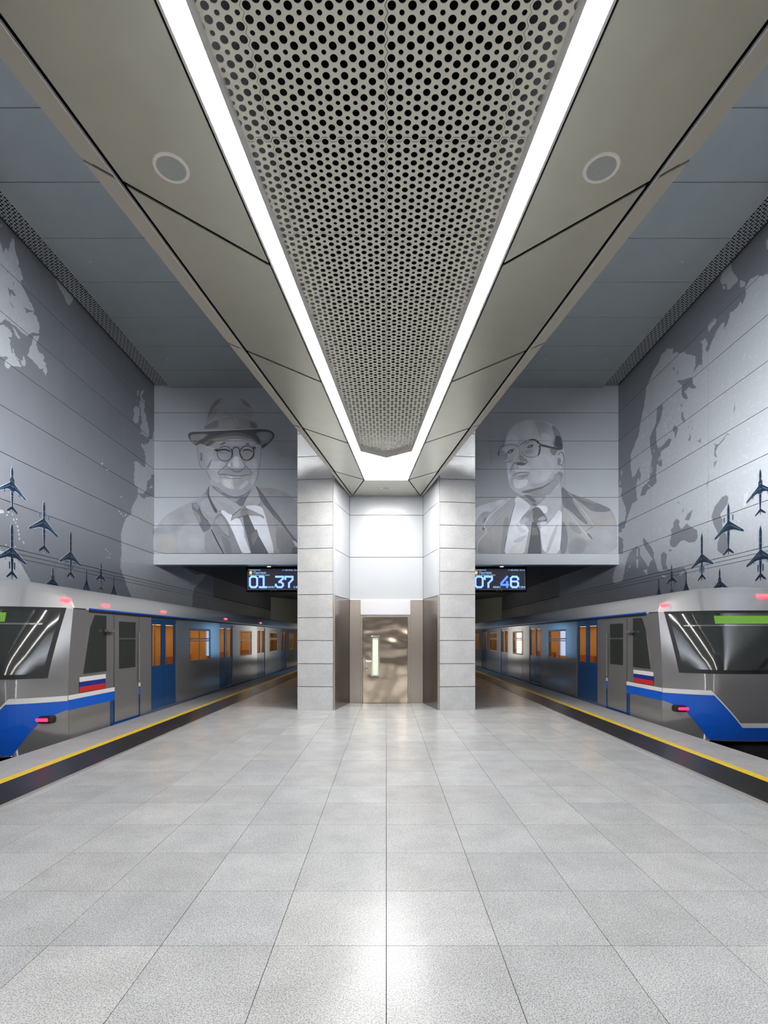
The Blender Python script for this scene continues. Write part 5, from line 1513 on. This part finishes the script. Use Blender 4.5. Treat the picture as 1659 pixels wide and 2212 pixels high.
TX0, TX1 = 5.2, 7.9
TXC, THW = (TX0 + TX1) / 2, (TX1 - TX0) / 2
def make_train(s, D0, length, label, red_marks):
    root = tag(empty('metro_train', (s * TXC, D0, 0)), label, 'train', 'metro trains at the platform')
    def add(mb, name, m, parent=root, smooth=False):
        v = [(s * x, y, z) for x, y, z in mb.v]
        f = mb.f if s > 0 else [q[::-1] for q in mb.f]
        o = mesh(name, v, f, m, None, smooth)
        if parent is root:
            return keep(o, root)
        o.parent = parent
        o.matrix_parent_inverse = parent_inv(parent)
        return o
    def parent_inv(p):
        return (root.matrix_basis @ p.matrix_parent_inverse @ p.matrix_basis).inverted()
    L0, L1 = D0, D0 + length
    def fy(x, z):
        t = min(1, abs(x - TXC) / THW)
        b = .60 * (1 - t ** 2.6)
        rake = .34 * max(0, (z - .9) / 1.6) ** 1.6 * (1 - .35 * t ** 3)
        under = .10 * max(0, (.35 - z) / .6) ** 2
        return D0 - b + rake + under
    pitch, fd = 4.74, 3.72
    doors, wins = [], []
    d = fd
    while d < length - 1:
        doors.append(D0 + d)
        if d + pitch < length - 1:
            wins.append(D0 + d + pitch / 2)
        d += pitch
    DWD, WWD = .70, .83       # half widths
    holes = sorted([(y - DWD, y + DWD, .03, 2.04) for y in doors] + [(y - WWD, y + WWD, .97, 1.88) for y in wins])
    ZL, ZS = -.85, 2.12
    mb = MB()
    def side_quad(y0, y1, z0, z1):
        mb.poly([(TX0, y0, z0), (TX0, y0, z1), (TX0, y1, z1), (TX0, y1, z0)])
    y = L0
    for i, (a, b, c, e) in enumerate(holes):
        if i == 0:          # the front edge follows the raked end
            zz = [ZL, -.22, 0, .35, .9, 1.2, 1.5, 1.8, ZS]
            mb.poly([(TX0, a, ZL)] + [(TX0, fy(TX0, max(z, -.22)), z) for z in zz] + [(TX0, a, ZS)])
        else:
            side_quad(y, a, ZL, ZS)
        side_quad(a, b, ZL, c)
        side_quad(a, b, e, ZS)
        y = b
    side_quad(y, L1, ZL, ZS)
    # reveals of the openings
    for (a, b, c, e) in holes:
        mb.box(TX0 + .001, TX0 + .09, a - .02, a, c, e)
        mb.box(TX0 + .001, TX0 + .09, b, b + .02, c, e)
        mb.box(TX0 + .001, TX0 + .09, a, b, e, e + .02)
        mb.box(TX0 + .001, TX0 + .09, a, b, c - .02, c)
    mb.poly([(TX1, L0, ZL), (TX1, L1, ZL), (TX1, L1, ZS), (TX1, L0, ZS)])
    mb.poly([(TX0, L1, ZL), (TX0, L1, ZS), (TX1, L1, ZS), (TX1, L1, ZL)])
    mb.poly([(TX0, L0, ZL), (TX1, L0, ZL), (TX1, L1, ZL), (TX0, L1, ZL)])
    add(mb, 'body', M['tr_silver'])
    # roof
    prof = [(TX0 - .005, 2.12), (TX0 + .03, 2.24), (TX0 + .12, 2.37), (TX0 + .3, 2.48), (TX0 + .6, 2.55), (TXC, 2.58)]
    prof = prof + [(2 * TXC - x, z) for x, z in prof[-2::-1]]
    mb = MB()
    for x, z in prof:
        mb.v += [(x, L0 + .5, z), (x, L1, z)]
    for i in range(len(prof) - 1):
        mb.f.append((2 * i, 2 * i + 1, 2 * i + 3, 2 * i + 2))
    add(mb, 'roof', M['tr_roof'], smooth=True)
    add(MB().box(TX0 - .02, TX0 + .02, L0 + .6, L1, 2.085, 2.125), 'gutter', M['tr_black'])
    add(MB().box(TX0 - .022, TX0 + .01, L0 + .6, L1, 2.126, 2.15), 'gutter_line', M['tr_bright'])
    add(MB().box(TXC - .5, TXC - .44, L0 + .9, L1, 2.56, 2.585), 'roof_line', M['tr_brown'])
    add(MB().box(TX0 - .012, TX0 + .01, L0 + 1.4, L1, -.12, -.02), 'sill_line', M['tr_bright'])
    add(MB().box(TX0 - .03, TX0 + .4, L0 + .5, L1, ZL, -.14), 'skirt', M['tr_black'])
    # passenger doors
    for yd in doors:
        hd = MB().box(TX0 - .003, TX0 + .01, yd - DWD, yd + DWD, 2.045, 2.085)
        add(hd, 'door_header', M['tr_blue'])
        for q in (-1, 1):
            a, b = (yd - DWD, yd - .006) if q < 0 else (yd + .006, yd + DWD)
            lf = MB()
            X0, X1 = TX0 + .02, TX0 + .05
            ga, gb, gz0, gz1 = a + .10, b - .10, 1.0, 1.93
            lf.box(X0, X1, a, ga, .03, 2.04)
            lf.box(X0, X1, gb, b, .03, 2.04)
            lf.box(X0, X1, ga, gb, .03, gz0)
            lf.box(X0, X1, ga, gb, gz1, 2.04)
            leaf_ = add(lf, 'door_leaf', M['tr_blue'])
            add(MB().box(X0 + .012, X0 + .016, ga, gb, gz0, gz1), 'door_glass', M['tr_glass'], leaf_)
            add(MB().box(X0 - .004, X0, a + .04, b - .04, .42, .44), 'door_rib', M['tr_blue'], leaf_)
    # windows
    for yw in wins:
        fm = MB()
        a, b = yw - WWD, yw + WWD
        X0, X1 = TX0 + .004, TX0 + .03
        t = .05
        fm.box(X0, X1, a, a + t, .97, 1.88)
        fm.box(X0, X1, b - t, b, .97, 1.88)
        fm.box(X0, X1, a + t, b - t, .97, .97 + t)
        fm.box(X0, X1, a + t, b - t, 1.88 - t, 1.88)
        fm.box(X0, X1, a + t, b - t, 1.585, 1.62)
        fm.box(X0, X1, a + t, b - t, 1.53, 1.555)
        wf = add(fm, 'window_frame', M['tr_dark'])
        add(MB().box(TX0 + .015, TX0 + .019, a + t, b - t, 1.02, 1.83), 'window_glass', M['tr_glass'], wf)
    # inside: floor, ceiling, far wall with lit windows' colour, seats, poles, lamps
    yi = L0 + 2.5
    add(MB().box(TX0 + .1, TX1 - .05, yi, L1 - .1, -.02, .02), 'inner_floor', M['tr_in_floor'])
    add(MB().box(TX0 + .1, TX1 - .05, yi, L1 - .1, 2.05, 2.08), 'inner_ceiling', M['tr_in'])
    add(MB().box(TX1 - .09, TX1 - .06, yi, L1 - .1, .02, 2.05), 'inner_wall', M['tr_in'])
    add(MB().box(TX0 + .1, TX1 - .06, yi - .05, yi, .02, 2.05), 'inner_wall', M['tr_in'])
    for q in (TX0 + .75, TX1 - .75):
        add(MB().box(q - .06, q + .06, yi + .1, L1 - .2, 2.035, 2.05), 'inner_lamp', M['tr_lamp'])
    for yw in wins:
        for (xa, xb, xc, xd) in ((TX0 + .12, TX0 + .55, TX0 + .12, TX0 + .2), (TX1 - .55, TX1 - .12, TX1 - .2, TX1 - .12)):
            st = MB().box(xa, xb, yw - 1.3, yw + 1.3, .40, .47)
            st.box(xc, xd, yw - 1.3, yw + 1.3, .47, .95)
            st.box(xa + .05, xb - .05, yw - 1.25, yw + 1.25, .02, .40)
            add(st, 'seat_row', M['tr_seat'])
    for yd in doors:
        for e in (-.82, .82):
            add(MB().tube((TX0 + .6, yd + e, .02), (TX0 + .6, yd + e, 2.05), .017, 8), 'grab_pole', M['tr_pole'])
    # driver's door, side glass, mirror bar
    cd0, cd1 = D0 + 1.45, D0 + 2.42
    cdoor = add(MB().box(TX0 - .008, TX0 + .004, cd0, cd1, .02, 2.05), 'cab_door', M['tr_silver'])
    add(MB().box(TX0 - .012, TX0 - .006, cd0 + .16, cd1 - .14, 1.03, 1.95), 'cab_door_glass', M['tr_glass_dark'], cdoor)
    add(MB().box(TX0 - .016, TX0 - .010, cd0 + .16, cd1 - .14, 1.60, 1.63), 'cab_door_bar', M['tr_dark'], cdoor)
    add(MB().tube((TX0 - .05, cd1 - .06, .75), (TX0 - .05, cd1 - .06, 1.75), .014, 8), 'cab_handrail', M['tr_silver'])
    for e in (cd0 - .03, cd1 + .01):
        add(MB().box(TX0 - .004, TX0 + .004, e, e + .02, .02, 2.08), 'cab_seam', M['tr_dark'])
    mb = MB()
    mb.v = [(TX0 - o_, y_, z_) for o_ in (.010, .0) for y_, z_ in ((D0 + .42, 1.02), (D0 + 1.15, 1.02), (D0 + 1.15, 2.04), (D0 + .78, 2.04), (D0 + .62, 1.8))]
    mb.f = [(0, 4, 3, 2, 1)] + [(i, (i + 1) % 5, 5 + (i + 1) % 5, 5 + i) for i in range(5)]
    add(mb, 'cab_side_glass', M['tr_glass_dark'])
    add(MB().box(TX0 - .10, TX0 - .03, D0 + 1.05, D0 + 1.35, 1.74, 1.79), 'mirror_bar', M['tr_silver'])
    # convex end face
    nx, nz = 36, 22
    def zr(x):              # height of the roof profile at x
        for (x0, z0), (x1, z1) in zip(prof, prof[1:]):
            if x0 <= x <= x1:
                return z0 + (z1 - z0) * (x - x0) / (x1 - x0)
        return prof[0][1]
    xs_ = sorted(set([TX0 + (TX1 - TX0) * i / nx for i in range(nx + 1)] + [max(TX0, min(TX1, p[0])) for p in prof]))
    mb, cap = MB(), MB()
    for x in xs_:
        for j in range(nz + 1):
            z = -.22 + (2.12 + .22) * j / nz
            mb.v.append((x, fy(x, z), z))
        for j in range(5):
            z = 2.12 + (zr(x) - .05 * (zr(x) - 2.12) / .46 - 2.12) * j / 4
            cap.v.append((x, fy(x, z), z))
        y4 = cap.v[-1][1]
        cap.v.append((x, y4 + .07, zr(x) - .004))
        cap.v.append((x, max(y4 + .1, L0 + .5), zr(x)))
    for i in range(len(xs_) - 1):
        for j in range(nz):
            a = i * (nz + 1) + j
            mb.f.append((a, a + nz + 1, a + nz + 2, a + 1))
        for j in range(6):
            a = i * 7 + j
            cap.f.append((a, a + 7, a + 8, a + 1))
    face = add(mb, 'end_face', M['tr_silver'], smooth=True)
    add(cap, 'roof_front', M['tr_roof'], smooth=True)
    def sheet(name, c, off, m, parent=face, nu=28, nv=8):
        """a smooth four-cornered panel on the end face; c = corners (x, z): upper left, upper right, lower right, lower left"""
        p = MB()
        for i in range(nu + 1):
            u = i / nu
            for j in range(nv + 1):
                v = j / nv
                x = (c[0][0] * (1 - u) + c[1][0] * u) * (1 - v) + (c[3][0] * (1 - u) + c[2][0] * u) * v
                z = (c[0][1] * (1 - u) + c[1][1] * u) * (1 - v) + (c[3][1] * (1 - u) + c[2][1] * u) * v
                p.v.append((x, fy(x, z) - off, z))
        for i in range(nu):
            for j in range(nv):
                a = i * (nv + 1) + j
                p.f.append((a, a + 1, a + nv + 2, a + nv + 1))
        return add(p, name, m, parent, True)
    def patch(name, poly, off, m, parent=face):
        """a panel that follows the curved end face; poly in (x, z)"""
        p = MB()
        n = 30
        for i in range(n):
            a, b = TX0 + (TX1 - TX0) * i / n, TX0 + (TX1 - TX0) * (i + 1) / n
            for j in range(8):
                c, e = -.3 + j * .36, -.3 + (j + 1) * .36
                for t in tris(poly):
                    w = clip(t, a, b, c, e)
                    if w:
                        p.poly([(x, fy(x, z) - off, z) for x, z in w])
        return add(p, name, m, parent)
    def mir(p): return p + [(2 * TXC - x, z) for x, z in p[::-1]]
    sheet('windscreen_surround', [(TX0 + .07, 2.13), (TX1 - .07, 2.13), (TX1 - .20, .99), (TX0 + .20, .99)], .006, M['tr_black'])
    sheet('windscreen', [(TX0 + .12, 2.08), (TX1 - .12, 2.08), (TX1 - .25, 1.06), (TX0 + .25, 1.06)], .014, M['tr_glass_dark'])
    patch('route_sign', [(TX0 + .75, 2.03), (TX1 - .75, 2.03), (TX1 - .75, 1.89), (TX0 + .75, 1.89)], .02, M['tr_green'])
    patch('sign_bar', [(TX0 + .3, 1.87), (TX1 - .3, 1.87), (TX1 - .3, 1.845), (TX0 + .3, 1.845)], .02, M['tr_silver'])
    patch('wiper', [(TXC - .05, 1.02), (TXC + .02, 1.02), (TXC + .55, 1.52), (TXC + .52, 1.55)], .03, M['tr_black'])
    top = [(TX0, .69), (TX0 + .62, .69), (TX0 + 1.08, .12), (TX1 - 1.08, .12), (TX1 - .62, .69), (TX1, .69)]
    low = [(TX1, .46), (TX1 - .25, .34), (TX1 - .62, -.20), (TX0 + .62, -.20), (TX0 + .25, .34), (TX0, .46)]
    patch('blue_stripe', top + low, .008, M['tr_bright'])
    wb = [(x, z - .085) for x, z in top[::-1]]
    wb[1] = (TX1 - .66, .605); wb[2] = (TX1 - 1.12, .035); wb[3] = (TX0 + 1.12, .035); wb[4] = (TX0 + .66, .605)
    patch('white_stripe', top + wb, .014, M['tr_white'])
    add(MB().box(TX0 - .006, TX0 + .004, D0 - .0, D0 + 2.5, .615, .69), 'white_stripe', M['tr_white'])
    add(MB().box(TX0 - .006, TX0 + .004, D0 - .0, D0 + 2.5, .45, .613), 'blue_stripe', M['tr_bright'])
    add(MB().box(TX0 - .004, TX0 + .004, D0 + 1.3, D0 + 2.5, -.10, .44), 'grey_blue_panel', M['tr_blue'])
    for (z0, z1, m) in ((.885, .965, 'tr_white'), (.80, .885, 'tr_flagblue'), (.705, .80, 'tr_red')):
        add(MB().box(TX0 - .014, TX0 - .006, D0 + .30, D0 + 1.12, z0, z1), 'flag_stripe', M[m])
    for (x, z, m, w_) in ((TX0 + .27, .335, 'tr_tail', .13), (TX1 - .95, .335, 'tr_tail', .13), (TX0 + .10, 2.26, 'tr_tail_hi', .10), (TX1 - 1.0, 2.40, 'tr_tail_hi', .13)):
        yl = fy(x, z) - .02
        hsg = MB()
        hsg.box(x - w_ - .05, x + w_ + .05, yl - .01, yl + .14, z - .06, z + .06)
        if m == 'tr_tail':
            bevel(add(hsg, 'lamp_housing', M['tr_black']), .03, 3)
        lp = MB().box(x - w_, x + w_, yl - .03, yl + .05, z - .026, z + .026)
        bevel(add(lp, 'tail_lamp' if m == 'tr_tail' else 'marker_lamp', M[m]), .02, 3)
    add(MB().box(TXC - .28, TXC + .28, D0 - .62, D0 - .2, -.62, -.30), 'coupler', M['tr_black'])
    if red_marks:
        for yd in [D0 + 1.2] + doors[:3]:
            bevel(add(MB().box(TX0 - .0, TX0 + .05, yd - .11, yd + .11, 2.22, 2.265), 'door_lamp', M['tr_tail_hi']), .012)
    # bogies and wheels
    for yb_ in (D0 + 3.2, D0 + 15.5, D0 + 22.5):
        for q in (-1, 1):
            add(MB().tube((TXC - .82, yb_ + q * 1.05, -.60), (TXC + .82, yb_ + q * 1.05, -.60), .40, 20), 'wheelset', M['tr_black'])
    return root
make_train(1, 9.86, 26.0, 'silver and blue metro train with a tricolour flag at the right platform edge', False)
make_train(-1, 8.55, 27.0, 'silver and blue metro train passing along the left platform edge', True)

# small glowing prints and signs light nothing worth sampling: leave them out of the lamp sampling
for k in ('led', 'led_halo', 'led_dim', 'led_orange', 'led_red', 'led_white', 'lcd', 'tr_green', 'door_glass', 'tr_tail', 'tr_tail_hi'):
    M[k].cycles.emission_sampling = 'NONE'
